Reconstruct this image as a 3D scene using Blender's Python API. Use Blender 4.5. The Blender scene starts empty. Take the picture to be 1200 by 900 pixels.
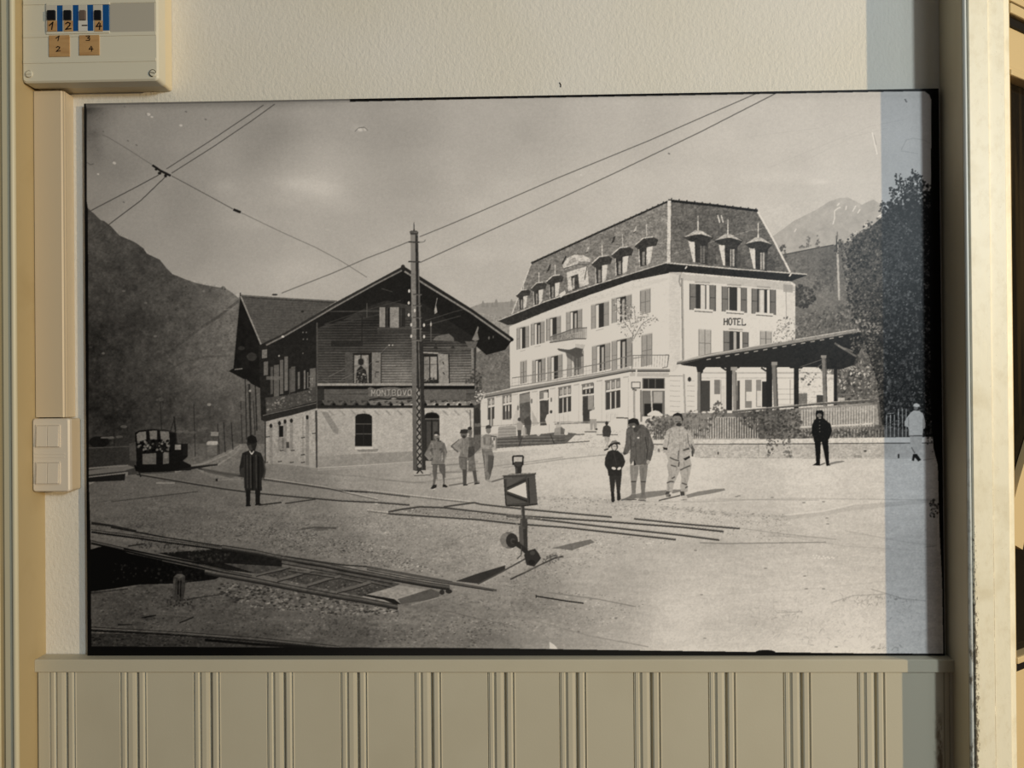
import bpy, bmesh, math
import numpy as np
from mathutils import Matrix, Vector


# ---------------------------------------------------------------- the printed picture, drawn as grey tones
PX0, PY0, PX1, PY1, SS = 92, 98, 1114, 776, 3
RW, RH = (PX1 - PX0) * SS, (PY1 - PY0) * SS
rng = np.random.default_rng(11)
GX = (np.arange(RW, dtype=np.float32) + .5) / SS + PX0
GY = (np.arange(RH, dtype=np.float32) + .5) / SS + PY0
A = np.full((RH, RW), 20., np.float32)


def up(g, h, w):                                  # smooth enlargement of a small array
    yy = np.linspace(0, g.shape[0] - 1.001, h); xx = np.linspace(0, g.shape[1] - 1.001, w)
    yi = yy.astype(int); xi = xx.astype(int)
    fy = (yy - yi)[:, None]; fx = (xx - xi)[None]
    fy = fy * fy * (3 - 2 * fy); fx = fx * fx * (3 - 2 * fx)
    a = g[yi] * (1 - fy) + g[yi + 1] * fy
    return (a[:, xi] * (1 - fx) + a[:, xi + 1] * fx).astype(np.float32)


def noise(sx, sy=None):                           # value noise, feature size in picture units, about -1..1
    sy = sy or sx
    gh = max(2, int((PY1 - PY0) / sy) + 2); gw = max(2, int((PX1 - PX0) / sx) + 2)
    return up(rng.uniform(-1, 1, (gh, gw)), RH, RW)


def field(pts, p=3.):                             # smooth tone field through control tones
    pts = np.array(pts, float)
    yy = np.linspace(PY0, PY1, 86)[:, None]; xx = np.linspace(PX0, PX1, 128)[None]
    num = 0; den = 0
    for x, y, v in pts:
        w = 1 / (((xx - x) ** 2 + (yy - y) ** 2) + 260.) ** (p / 2)
        num = num + w * v; den = den + w
    return up(num / den, RH, RW)


def mask(pts, ox=0, oy=0):
    p = np.array(pts, float)
    x0 = max(0, int((p[:, 0].min() - PX0) * SS) - 1); x1 = min(RW, int((p[:, 0].max() - PX0) * SS) + 2)
    y0 = max(0, int((p[:, 1].min() - PY0) * SS) - 1); y1 = min(RH, int((p[:, 1].max() - PY0) * SS) + 2)
    if x1 <= x0 or y1 <= y0: return None
    gx = GX[x0:x1][None]; gy = GY[y0:y1][:, None]
    m = np.zeros((y1 - y0, x1 - x0), bool)
    q = np.roll(p, -1, 0)
    for (ax, ay), (bx, by) in zip(p, q):
        if ay == by: continue
        c = (gy >= min(ay, by)) & (gy < max(ay, by))
        if not c.any(): continue
        m ^= c & (gx < ax + (gy - ay) * (bx - ax) / (by - ay))
    return slice(y0, y1), slice(x0, x1), m


def poly(pts, v, a=1., tex=None):                 # filled outline, v a tone or a full tone field
    r = mask(pts)
    if r is None: return
    ys, xs, m = r
    t = A[ys, xs]
    val = v[ys, xs] if isinstance(v, np.ndarray) else v
    if tex is not None: val = val + tex[ys, xs]
    t[m] = (t * (1 - a) + val * a)[m]


def rect(x0, y0, x1, y1, v, a=1., sl=0., tex=None):   # upright quad whose top and bottom slope by sl
    d = (x1 - x0) * sl
    poly([(x0, y0), (x1, y0 + d), (x1, y1 + d), (x0, y1)], v, a, tex)


def line(pts, w, v, a=1., w2=None):               # stroke along a polyline, width w to w2
    w2 = w if w2 is None else w2
    n = len(pts) - 1
    for k in range(n):
        (ax, ay), (bx, by) = pts[k], pts[k + 1]
        wa = (w + (w2 - w) * k / n) / 2; wb = (w + (w2 - w) * (k + 1) / n) / 2
        l = math.hypot(bx - ax, by - ay) or 1
        nx, ny = -(by - ay) / l, (bx - ax) / l
        poly([(ax + nx * wa, ay + ny * wa), (bx + nx * wb, by + ny * wb), (bx - nx * wb, by - ny * wb), (ax - nx * wa, ay - ny * wa)], v, a)


def ell(cx, cy, rx, ry, v, a=1., rot=0., n=14):
    c, s = math.cos(rot), math.sin(rot)
    poly([(cx + rx * math.cos(t) * c - ry * math.sin(t) * s, cy + rx * math.cos(t) * s + ry * math.sin(t) * c)
          for t in np.linspace(0, 6.2832, n, False)], v, a)


def soft(cx, cy, rx, ry, dv):                     # soft lighter or darker patch
    x0 = max(0, int((cx - 2.6 * rx - PX0) * SS)); x1 = min(RW, int((cx + 2.6 * rx - PX0) * SS))
    y0 = max(0, int((cy - 2.6 * ry - PY0) * SS)); y1 = min(RH, int((cy + 2.6 * ry - PY0) * SS))
    if x1 <= x0 or y1 <= y0: return
    A[y0:y1, x0:x1] += dv * np.exp(-((GX[x0:x1][None] - cx) / rx) ** 2 - ((GY[y0:y1][:, None] - cy) / ry) ** 2)


def inside(pts, x, y):
    c = False; j = len(pts) - 1
    for i in range(len(pts)):
        (xi, yi), (xj, yj) = pts[i], pts[j]
        if (yi > y) != (yj > y) and x < (xj - xi) * (y - yi) / (yj - yi) + xi: c = not c
        j = i
    return c


def scatter(pts, n, r, lo, hi, a=.8, flat=1., jit=0.):  # leaves, stones, clods
    xs = [p[0] for p in pts]; ys = [p[1] for p in pts]
    k = 0
    for _ in range(n * 4):
        if k >= n: break
        x = rng.uniform(min(xs), max(xs)); y = rng.uniform(min(ys), max(ys))
        if not inside(pts, x, y): continue
        s = rng.uniform(r[0], r[1])
        ell(x + rng.normal() * jit, y + rng.normal() * jit, s, s * flat * rng.uniform(.6, 1.1), rng.uniform(lo, hi), a, rng.uniform(0, 3), 6)
        k += 1


N1, N2, N4 = noise(1.1), noise(2.2), noise(4.5)
N12, N30 = noise(12), noise(30)
NH = noise(14, 1.3)                               # grain drawn out sideways
NH2 = noise(30, 2.6)
NV = noise(1.3, 12)
GRAIN = 1.6 * N1 + 1.2 * N2

# ---- sky
SKY = field([(100, 130, 95), (108, 190, 112), (106, 235, 118), (160, 150, 126), (200, 230, 130), (160, 260, 132), (300, 150, 133), (230, 290, 140),
             (300, 260, 152), (370, 222, 166), (430, 240, 156), (260, 320, 152), (280, 330, 158), (350, 330, 166), (450, 150, 150), (450, 290, 165),
             (550, 330, 174), (600, 150, 165), (600, 260, 178), (740, 150, 178), (720, 220, 184), (850, 200, 190), (950, 150, 192),
             (950, 260, 192), (1000, 200, 195), (1080, 150, 193), (1085, 200, 193)])
A[:] = SKY + 3 * N30 + 2 * noise(60, 18) + GRAIN
for c in [(345, 215, 26, 9, 12), (380, 222, 28, 12, 12), (400, 240, 26, 10, 7), (330, 235, 20, 9, 6), (262, 218, 14, 8, 7), (300, 262, 40, 8, 5),
          (420, 150, 8, 4, 12), (910, 208, 40, 6, 6), (960, 213, 14, 3, 10), (560, 300, 60, 10, 4), (350, 315, 50, 12, 5)]: soft(*c)
for c in [(104, 128, 14, 7, -30), (112, 170, 9, 22, -14), (102, 150, 6, 40, -12), (110, 157, 7, 5, -12), (250, 122, 160, 5, -18), (760, 112, 320, 4, -14)]: soft(*c)
for x, y in [(104, 157), (111, 155), (121, 154), (150, 165), (160, 170), (218, 131), (241, 140), (145, 237), (172, 134), (146, 125), (784, 180), (1061, 117), (1062, 119)]:
    ell(x, y, 1.4, .8, 75, .7, .5)
line([(101, 190), (106, 193), (110, 192)], 1, 70, .8)
scatter([(100, 130), (125, 126), (122, 175), (102, 185)], 60, (.4, 1.1), 70, 100, .45)
for x, y, s in [(134, 191, 2.2), (174, 134, 2.4), (178, 137, 1.6), (212, 147, 2), (422, 152, 3), (428, 152, 2), (681, 205, 1.5), (700, 185, 1), (862, 210, 1.4), (960, 136, 1.4), (115, 204, 1.5)]:
    ell(x, y, s, s * .7, 200, .5, .3)
line([(416, 154), (420, 150), (427, 149), (431, 153)], .9, 70, .7)
line([(1022, 155), (1028, 181)], 1.1, 225, .9); line([(1024, 158), (1027, 170)], .7, 120, .5)
line([(1056, 176), (1062, 164), (1070, 162), (1083, 164), (1090, 168)], .8, 165, .7); line([(1056, 177), (1076, 180)], .8, 165, .7)
for p in [[(900, 197), (960, 172), (1020, 148), (1060, 140)], [(940, 190), (1000, 160), (1040, 150)], [(880, 160), (960, 150)]]: line(p, .7, 170, .35)

# ---- far hills and mountain
mt = [(904, 278), (918, 268), (930, 259), (946, 251), (958, 245), (972, 236), (984, 232), (994, 231.5), (1003, 236), (1010, 240), (1018, 236), (1024, 234), (1033, 240), (1045, 244), (1045, 300), (904, 300)]
poly(mt, SKY - 23, 1, 5 * N4 + 5 * N12 + 2 * N2)
for p in [[(984, 238), (981, 241)], [(978, 247), (982, 244), (985, 243)], [(978, 247), (978, 256), (976, 263)], [(992, 241), (991, 246)], [(1003, 241), (999, 248)], [(1008, 245), (1005, 250)], [(933, 268), (931, 272)]]: line(p, 1.5, 212, .85)
for c in [(960, 262, 12, 8, -6), (1000, 255, 14, 8, -6), (1020, 250, 10, 8, -6), (940, 275, 12, 8, -5)]: soft(*c)
poly([(540, 368), (552, 360), (566, 355), (590, 354), (612, 352), (625, 360), (625, 470), (540, 470)], 140, 1, 4 * N2 + 3 * N12)
for x, y, h in [(566, 352, 9), (571, 355, 5), (577, 354, 6), (581.5, 350, 11), (599.5, 350, 9), (558, 357, 5)]: poly([(x - 2.2, 360), (x - 1.4, y + 3), (x, y), (x + 1.5, y + 3), (x + 2.2, 360)], 128, .9)
poly([(548, 420), (566, 409), (585, 404), (602, 402), (604, 470), (548, 470)], 104, 1, 10 * N2 + 8 * N4)
scatter([(556, 412), (602, 403), (603, 460), (552, 460)], 420, (.5, 1.3), 70, 140, .5)
HL = field([(105, 260, 62), (125, 262, 64), (150, 320, 57), (110, 400, 38), (160, 380, 50), (200, 350, 66), (200, 400, 61), (240, 420, 82), (262, 385, 104), (255, 430, 98), (270, 350, 104),
            (130, 480, 36), (190, 470, 52), (250, 480, 66), (285, 470, 84), (240, 345, 76), (220, 370, 72)])
hill = [(99, 240), (104, 245), (112, 252), (118, 258), (122, 259), (130, 265), (140, 276), (152, 281), (160, 285), (168, 291), (172, 297), (180, 301), (187, 304), (195, 314), (202, 321), (214, 326), (228, 331), (240, 334), (258, 337), (262, 335), (266, 339), (272, 343), (282, 351), (300, 420), (320, 520), (320, 545), (99, 545)]
poly(hill, HL, 1, 5 * N2 + 6 * N4 + 6 * N12)
line([(282, 351), (270, 360), (255, 372), (240, 381), (225, 392), (212, 402), (196, 414), (180, 420), (160, 436), (140, 448)], 3, 52, .45)
line([(262, 363), (275, 362)], 1, 120, .6)
line([(190, 438), (215, 424), (240, 418), (270, 417)], 2.5, 55, .4); line([(280, 415), (240, 423), (215, 432)], 1, 95, .3)
scatter([(100, 260), (190, 315), (230, 340), (200, 420), (120, 470), (100, 470)], 500, (.6, 2), 36, 70, .35)
scatter([(200, 400), (280, 360), (290, 480), (180, 480)], 420, (.6, 2), 56, 96, .4)
for x, y in [(239, 341), (145, 341), (121, 414), (171, 355), (182, 394)]: ell(x, y, 2, 1.3, 120, .5)
for x, y, h in [(260.5, 335, 4), (263.5, 336, 4)]: poly([(x - 1.3, y + 4), (x, y), (x + 1.3, y + 4)], 75)

# ---- meadow and hillside on the right
poly([(905, 300), (921, 298), (950, 292), (977, 287), (1000, 284), (1060, 270), (1100, 270), (1100, 490), (905, 490)], field([(920, 305, 108), (950, 300, 112), (970, 310, 100), (940, 325, 125), (985, 330, 112), (960, 345, 128), (940, 380, 105), (1000, 380, 90), (970, 400, 92), (1000, 440, 88)]), 1, 6 * N2 + 5 * N4)
line([(918, 298.5), (950, 292), (977, 287)], 1.3, 60, .8)
for c in [(945, 318, 16, 4, -12), (970, 305, 10, 8, -12)]: soft(*c)
scatter([(930, 338), (938, 333), (947, 336), (956, 343), (955, 352), (945, 362), (932, 358)], 190, (.9, 2.2), 50, 88, .8)
scatter([(912, 300), (975, 289), (995, 300), (990, 330), (915, 325)], 260, (.7, 2), 75, 112, .5)
scatter([(953, 330), (960, 312), (976, 308), (978, 340), (955, 345)], 160, (.8, 2), 70, 110, .6)
scatter([(932, 372), (990, 352), (1010, 362), (1012, 388), (960, 398), (932, 402)], 700, (.6, 1.7), 62, 150, .7)
for x, y, h in [(947.5, 276, 8), (958.5, 276, 12), (940, 288, 5), (918, 287, 10)]: scatter([(x - 3, 290), (x - 1, y), (x + 1, y), (x + 3, 290)], 26, (.6, 1.5), 85, 125, .7)
line([(948, 280), (948, 290)], .8, 110)
scatter([(905, 300), (913, 288), (919, 288), (922, 305)], 60, (.7, 1.6), 70, 100, .7)

# ---- hotel
W = 209
GT = 1.6 * N1 + 2 * N4
rf1 = [(622.5, 309), (784.5, 235), (783.5, 309), (680, 342), (600, 371), (606, 352)]
poly(rf1, field([(630, 330, 118), (700, 300, 122), (770, 270, 126), (650, 345, 112), (760, 300, 130)]), 1, 7 * NH + 6 * N2 + 4 * N4)
poly([(785, 234), (888, 246.5), (926, 319), (783, 308)], field([(800, 250, 100), (830, 280, 92), (880, 260, 104), (800, 300, 112), (900, 310, 100)]), 1, 7 * NH + 6 * N2 + 5 * N4)
scatter([(745, 258), (784, 240), (784, 262), (745, 275)], 80, (.5, 1.4), 90, 175, .5)
line([(622.5, 308.5), (700, 273), (784, 235.5)], 2.2, 48); line([(784, 235), (840, 241), (888, 247)], 3, 45)
for t in np.linspace(0, 1, 26):
    ell(624 + t * 160, 307 - t * 73, 1, .9, 75); 
for t in np.linspace(0, 1, 12): ell(787 + t * 99, 232.8 + t * 12, .9, .8, 70)
line([(784.5, 235), (783.5, 308)], 4, 202); line([(786.8, 237), (786, 307)], .9, 90)
line([(888, 248), (908, 284), (926, 319)], 2.2, 215); line([(622.5, 309), (606, 352), (599, 370)], 1.2, 190)
for x, y in [(686, 290), (716.5, 278), (742, 266), (641, 311)]:
    poly([(x, y + 7), (x + 2.5, y), (x + 5, y - 2), (x + 3.2, y + 5)], 178 if x > 650 and x != 716.5 else 60); line([(x, y + 7), (x + 3, y + 5)], .9, 60)
poly([(658, 309), (663, 299), (664, 301), (660, 309)], 55)
for x in (841, 845): line([(x, 252), (x + 2.5, 261)], 1.4, 205)
line([(790, 297), (830, 285), (880, 270), (893, 268)], .8, 150, .7); line([(830, 290), (868, 278)], .7, 150, .5)
# eaves
poly([(583, 376), (598, 369), (640, 353), (700, 333), (783, 307.5), (784, 320), (740, 329), (690, 346), (640, 365), (603, 380), (595, 381)], 50, 1, 3 * N2)
line([(584, 375.5), (640, 353), (700, 333), (782, 307.5)], 1.1, 182)
poly([(781, 307.5), (925, 319), (946.5, 321.5), (945, 323), (927, 329.5), (912, 329), (800, 319), (781, 319)], 48, 1, 3 * N2)
line([(781, 308), (860, 315), (946, 321.5)], 1.6, 185)
for t in np.linspace(.05, .95, 30):
    x = 603 + t * 178; y = 379 - t * 60 + 1.5; line([(x, y - 3.5), (x + 1, y - 1)], .8, 92, .8)
# front walls
poly([(597, 383), (603, 380), (690, 346), (740, 329), (784, 320), (797, 323), (797, 440), (784, 440), (738, 440), (598, 460)], W - 2, 1, GT)
poly([(784, 320), (797, 323), (797, 495), (784, 495)], W - 11, 1, GT)
poly([(797, 323), (800, 319), (927, 330), (932, 333), (932, 495), (797, 495)], W, 1, GT)
for y in range(336, 440, 7): line([(784, y), (797, y + .4)], .6, 188, .7)
poly([(599, 384), (690, 349), (783, 323), (783, 328), (690, 355), (599, 389)], 188, .5); poly([(797, 321), (926, 331), (931, 336), (931, 341), (797, 328)], 165, .55)
line([(772, 327), (783, 323)], 1, 225); line([(797, 322), (796, 330), (798, 336)], 2, 150); line([(799.5, 326), (801, 430), (803.5, 495)], 2.3, 158); line([(798.5, 326), (800, 430)], .7, 110)
line([(803, 315), (805, 312)], 1.4, 225); line([(925, 324), (927, 321)], 1.4, 225)
poly([(918, 333), (929, 334), (929, 343), (918, 342)], 150, .8); line([(921, 334), (922, 400)], 1, 150)
rect(920, 344, 932, 405, 195, .35)
# dormers on the long side
def dormer(x, y, w, h, s=1.):
    poly([(x - w * .55, y + h * .36), (x - w * .5, y + h), (x + w * .36, y + h - w * .3), (x + w * .5, y + h * .3)], 190)
    poly([(x - w * .5, y + h * .38), (x - w * .42, y + h), (x + w * .02, y + h - w * .1), (x + w * .04, y + h * .34)], 58)
    rect(x - w * .28, y + h * .5, x - w * .08, y + h * .95, 150, .8)
    poly([(x + w * .04, y + h * .36), (x + w * .1, y + h * .95), (x + w * .26, y + h * .85), (x + w * .5, y + h * .3)], 205)
    poly([(x - w * .85, y + h * .32), (x - w * .4, y + h * .12), (x + w * .1, y), (x + w * .62, y + h * .02), (x + w * .9, y + h * .1), (x + w * .75, y + h * .3), (x + w * .3, y + h * .33), (x - w * .6, y + h * .42)], 62)
    line([(x - w * .8, y + h * .28), (x - w * .2, y + h * .04), (x + w * .5, y)], 1.3, 185)
    line([(x + w * .05, y), (x + w * .03, y - h * .42)], 1, 195)
for d in [(613, 339, 10, 24), (631, 330.5, 11, 27), (650, 322, 12, 28), (705, 299.5, 14, 33), (729, 289, 15, 34), (757, 277.5, 16, 35)]: dormer(*d)
poly([(664, 319), (666, 341), (690, 333), (688, 312)], 200); poly([(669, 324), (671, 341), (679, 338), (677.5, 321)], 70); rect(671, 326, 673.5, 339, 165, sl=-.3)
poly([(659, 311), (665, 302), (674, 298.5), (684, 299), (691, 303), (692, 307), (678, 306), (676, 311), (662, 316)], 190)
poly([(664, 310), (669, 303.5), (675, 302), (676, 306), (666, 311)], 140, .8); line([(661, 315), (677, 310), (690, 310)], 1.4, 95); line([(685, 328), (688, 312)], 1, 70)
poly([(655, 345), (662, 340), (663, 344), (657, 349)], 205)
# dormers on the short side
for x, y, w in [(818, 270, 33), (853, 274, 32), (888.5, 278, 31)]:
    poly([(x - w * .33, y + 9), (x - w * .14, y + 37), (x + w * .34, y + 40), (x + w * .36, y + 12)], 60)
    poly([(x - w * .36, y + 10), (x - w * .12, y + 13), (x - w * .1, y + 37), (x - w * .17, y + 37)], 210)
    rect(x + w * .08, y + 18, x + w * .24, y + 38, 165 if x > 830 else 110); rect(x + w * .13, y + 18, x + w * .17, y + 38, 80)
    poly([(x + w * .24, y + 18), (x + w * .62, y + 26), (x + w * .66, y + 40), (x + w * .3, y + 39)], 80, .7)
    poly([(x - w * .52, y + 8), (x - w * .1, y), (x + w * .1, y + .5), (x + w * .56, y + 8), (x + w * .36, y + 15), (x - w * .3, y + 13)], 60)
    poly([(x - w * .5, y + 8), (x - w * .1, y), (x + w * .12, y + .5), (x + w * .54, y + 8.5), (x + w * .1, y + 4.5), (x - w * .1, y + 5)], 178)
    line([(x, y + 1), (x, y - 17)], 1.6, 205, 1, .7)
# windows
def shut(x0, y0, x1, y1, mode='o', sl=-.3, tone=150):
    w = x1 - x0
    rect(x0 - .6, y0 - 1.2, x1 + .6, y0 + .2, 170, .7, sl)
    if mode == 'c':
        rect(x0, y0, x1, y1, tone, 1, sl); line([((x0 + x1) / 2, y0), ((x0 + x1) / 2, y1 + w * sl / 2)], .8, 95)
        line([(x0, y0), (x0, y1)], .8, 100); line([(x1, y0 + w * sl), (x1, y1 + w * sl)], .8, 100); line([(x0, (y0 + y1) / 2), (x1, (y0 + y1) / 2 + w * sl)], .7, 110)
        return
    a = x0 + w * .25; b = x0 + w * .72
    rect(a, y0 + w * .25 * sl, b, y1 + w * .25 * sl, 55, 1, sl)
    rect(a, y0 + w * .25 * sl + 1, a + w * .17, y1 + w * .25 * sl, 205, 1, sl)
    if mode == 'w': rect(a + w * .27, y0 + w * .5 * sl + 3, a + w * .4, y1 + w * .4 * sl, 165, 1, sl)
    rect(x0, y0, a, y1, tone, 1, sl); rect(b, y0 + w * .72 * sl, x1, y1 + w * .72 * sl, tone - 8, 1, sl)
    line([(a, y0 + w * .25 * sl), (a, y1 + w * .25 * sl)], .6, 90); line([(x0, y0), (x0, y1)], .7, 105); line([(x1, y0 + w * sl), (x1, y1 + w * sl)], .7, 105)
    m = (y0 + y1) / 2; line([(x0, m), (a, m + w * .25 * sl)], .6, 115); line([(b, m + w * .72 * sl), (x1, m + w * sl)], .6, 115)
    line([(a - 1, y1 + w * .2 * sl + 1), (b, y1 + w * .7 * sl + 1)], 1.6, 228); line([(a, y1 + w * .2 * sl + 2.4), (b, y1 + w * .7 * sl + 2.4)], .8, 150)
for q in [(605.8, 385, 619.7, 410, 'o'), (622.5, 380, 638, 405, 'w'), (640.5, 374, 657, 400, 'o'), (663.7, 366.5, 682, 392, 'w'), (693, 358, 713.3, 386, 'o'), (717, 350.5, 740, 379, 'w'),
          (750.5, 341, 762, 369, 'c'), (610, 424, 617, 450, 'c'), (624, 423, 639, 449, 'w'), (641.7, 419, 659, 446, 'o'), (665, 415, 683.7, 442, 'w'), (694, 406.5, 715, 437, 'w'), (717, 400.5, 741, 434, 'w'), (752, 393.5, 764, 430, 'c')]:
    shut(*q, sl=-.22)
def bigwin(x0, y0, x1, y1, cur):
    w = x1 - x0; sl = .06
    rect(x0 + 6, y0 - 3, x0 + w * .78, y0 - 1, 150, .8, sl)
    rect(x0, y0, x1, y1, 58, 1, sl)
    rect(x0, y0, x0 + w * .24, y1, 118, 1, sl); rect(x1 - w * .23, y0 + w * .77 * sl, x1, y1 + w * .77 * sl, 112, 1, sl)
    for c0, c1, t in cur: rect(x0 + w * c0, y0 + 1.5, x0 + w * c1, y1, t, 1, sl)
    for xx in (x0, x0 + w * .24, x1 - w * .23, x1): line([(xx, y0 + (xx - x0) * sl), (xx, y1 + (xx - x0) * sl)], .8, 62)
    line([(x0, (y0 + y1) / 2), (x0 + w * .24, (y0 + y1) / 2 + .3)], .8, 70); line([(x1 - w * .23, (y0 + y1) / 2 + 1), (x1, (y0 + y1) / 2 + 1.4)], .8, 70)
    line([(x0 + w * .16, y1 - .5), (x0 + w * .9, y1 + 1.2)], 2.4, 222); line([(x0 + w * .18, y1 + 1.6), (x0 + w * .88, y1 + 3)], 1.1, 95)
bigwin(808.5, 332.5, 838.5, 363, [(.42, .6, 200), (.64, .77, 222)])
bigwin(846, 335.5, 875, 365, [(.24, .3, 190), (.62, .77, 222)])
bigwin(881, 338, 909, 367.5, [(.3, .52, 165), (.36, .5, 205), (.64, .77, 222)])
shut(819, 386.5, 833, 417, 'c', .06, 168); shut(891, 388.5, 904, 405, 'c', .06, 165)
bigwin(848, 387.5, 877, 415, [(.4, .52, 170), (.66, .77, 222)])
for k, ch in enumerate('HOTEL'):
    x = 848.6 + k * 5.3; y = 372.9 + k * .12; h = 7.6; w = 3.8; v = 62
    S = {'H': [[(0, 0), (0, 1)], [(1, 0), (1, 1)], [(0, .5), (1, .5)]], 'O': [[(.3, 0), (.7, 0), (1, .3), (1, .7), (.7, 1), (.3, 1), (0, .7), (0, .3), (.3, 0)]],
         'T': [[(0, 0), (1, 0)], [(.5, 0), (.5, 1)], [(0, 0), (0, .2)], [(1, 0), (1, .2)]], 'E': [[(0, 0), (0, 1)], [(0, 0), (1, 0)], [(0, .5), (.7, .5)], [(0, 1), (1, 1)]], 'L': [[(0, 0), (0, 1)], [(0, 1), (1, 1), (1, .8)]]}[ch]
    for st in S: line([(x + a * w, y + b * h) for a, b in st], 1.25, v)
    if ch in 'HTEL':
        for a in ((0, 1) if ch == 'H' else (.5,) if ch == 'T' else (0,)): line([(x + a * w - .8, y + h), (x + a * w + .8, y + h)], .8, v)
# balcony
poly([(663, 410), (684, 404), (683, 440), (667, 442)], 150, .3)
poly([(652, 408), (668, 410), (686, 402), (682, 413), (684, 417), (676, 420), (666, 414), (655, 411)], 84); poly([(662, 411), (681, 406), (681, 432), (674, 434), (672, 424), (664, 418)], 78, .75)
poly([(645, 402), (674, 397), (688, 399), (686, 406), (674, 403), (652, 409)], 198); poly([(674, 403), (686, 404), (684, 409), (674, 407)], 175)
poly([(644.5, 400), (646, 393), (673, 385), (688, 383), (687, 396), (674, 397.5), (646, 402)], 158, .6)
line([(645, 395), (673, 385), (688, 384)], 1.1, 90); line([(644, 401.5), (674, 397), (687, 397)], 1.3, 85)
for t in np.linspace(0, 1, 24): line([(645 + 29 * t, 395 - 10 * t), (645 + 29 * t, 401.5 - 4.5 * t)], .6, 92, .8)
for t in np.linspace(0, 1, 9): line([(674 + 13.5 * t, 385 - t), (674 + 13.5 * t, 397)], .6, 100, .8)
scatter([(646, 397), (673, 388), (673, 396), (646, 401)], 60, (.4, .8), 80, 130, .7)
# bare tree before the front
for p in [[(741, 440), (740, 410), (742, 390), (748, 370)], [(742, 392), (730, 375), (722, 360)], [(741, 400), (752, 380), (764, 372)], [(740, 384), (735, 365), (732, 352)], [(745, 380), (743, 360)], [(742, 420), (754, 418), (755, 426)], [(748, 372), (760, 371)]]: line(p, 1.4, 110, .7, .6)
scatter([(718, 352), (736, 346), (748, 364), (768, 368), (772, 376), (757, 384), (746, 400), (738, 396), (726, 390), (722, 372)], 230, (.4, 1.2), 70, 150, .75)
scatter([(720, 352), (768, 368), (755, 384), (745, 412), (736, 396), (722, 380)], 90, (.5, 1.2), 215, 235, .6)
# terrace rails and roof edge
line([(600, 443), (650, 436), (700, 427), (740, 416.5), (784, 416)], 1.1, 112); line([(600, 449), (740, 426)], .6, 150, .8)
line([(598, 453), (680, 441), (738, 431)], 1.0, 120, .9)
for t in np.linspace(0, 1, 38): x = 600 + 140 * t; line([(x, 443.5 - 27 * t if t < .7 else 424.6 - (t - .7) * 27), (x, 454 - 22 * t)], .55, 130, .6)
for t in np.linspace(0, 1, 14): line([(742 + 41 * t, 416), (742 + 40 * t, 430)], .55, 120, .7)
line([(784, 416), (782, 430), (776, 431)], 1, 105)
poly([(563, 463), (600, 455), (680, 442.5), (737, 432.5), (785, 432.5), (785, 436), (738, 436), (680, 447), (600, 461), (563, 468)], 128)
line([(563, 466.5), (680, 446), (738, 435), (785, 435)], 1.3, 70); line([(563, 463), (600, 455), (680, 442), (737, 432)], .9, 195)
poly([(563, 468), (600, 461), (680, 447.5), (738, 437), (785, 437), (797, 437), (797, 520), (563, 524)], W - 4, 1, GT)
poly([(738, 437), (785, 437), (785, 442), (738, 441)], 165, .8)
def nwin(x0, y0, x1, y1, n=3, door=False, sl=-.18):
    w = x1 - x0; rect(x0 - 1, y0 - 1.2, x1, y0 + .6, 90, .8, sl)
    h = (y1 - y0); s = y0 + h * (.33 if not door else .28)
    rect(x0, y0, x1, s, 110, 1, sl); rect(x0, s + 2, x1, y1, 62, 1, sl)
    for k in range(1, n): xx = x0 + w * k / n; line([(xx, y0 + w * k / n * sl), (xx, y1 + w * k / n * sl)], 1.3, 205)
    rect(x0, s - .4, x1, s + 2, 222, 1, sl); line([(x0, s + 2.2), (x1, s + 2.2 + w * sl)], .8, 70)
    for k in range(n): rect(x0 + w * (k + .3) / n, y0 + 2 + w * k / n * sl, x0 + w * (k + .8) / n, s - 2 + w * k / n * sl, 175, .7, sl)
    line([(x0, y0), (x0, y1)], 1, 110)
nwin(572, 468, 579.5, 492, 2); nwin(589.3, 464.5, 599.7, 492, 3)
for x0, x1 in [(589.5, 599)]: rect(x0, 482, x1, 492, 70, .6)
rect(573, 480, 578, 500, 70, .7); line([(575.5, 470), (575.5, 500)], 1.2, 190)
poly([(608.7, 462), (621, 459), (622, 498), (609, 498)], 88, 1, 14 * N2); rect(609, 463, 621, 473, 150, .6, -.2)
poly([(598, 500), (608, 470), (609, 500)], 165, .6); poly([(622, 478), (632, 497), (622, 500)], 150, .7)
poly([(632.3, 458.5), (643, 456), (643, 505), (633, 506)], 70, 1, 10 * N2); rect(633, 459, 641, 468, 120, 1, -.2); line([(632, 469), (643, 467)], 1.6, 215); rect(637.5, 460, 642, 469, 228)
nwin(655, 455, 669.5, 484.5, 3); nwin(709.8, 447, 727, 480.5, 3)
poly([(682.5, 451.5), (696, 449), (696, 504), (683, 504)], 72, 1, 12 * N2); nwin(682.5, 451.5, 695.5, 462, 3); rect(684, 466, 690, 503, 58, .7); rect(689, 463, 695.5, 480, 160, .8)
line([(682, 463.5), (696, 462)], 1.8, 215)
for x in (655.5, 710.5):
    for k in range(3): rect(x + k * 5, 487 if x < 700 else 483, x + 4 + k * 5, 496 if x < 700 else 492, 192, .8); line([(x + k * 5, 485), (x + k * 5, 496)], .6, 150)
for x, y in [(584, 465), (603, 462.5), (626, 459), (647, 455.5), (675, 451), (702, 446.5), (733, 442)]:
    rect(x - 3, y - .5, x + 4, y + 1.3, 168, 1, -.15); line([(x + 3.4, y + 1), (x + 3.2, 500)], .9, 172, .8); line([(x - 3, y + 1), (x - 2.8, 500)], .7, 222, .7)
for x, y in [(623, 470), (646, 468.5), (607, 478)]: ell(x, y, 1.1, 3, 105)
line([(563, 500), (640, 495), (700, 494), (740, 494)], 1.1, 140, .8)
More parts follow.
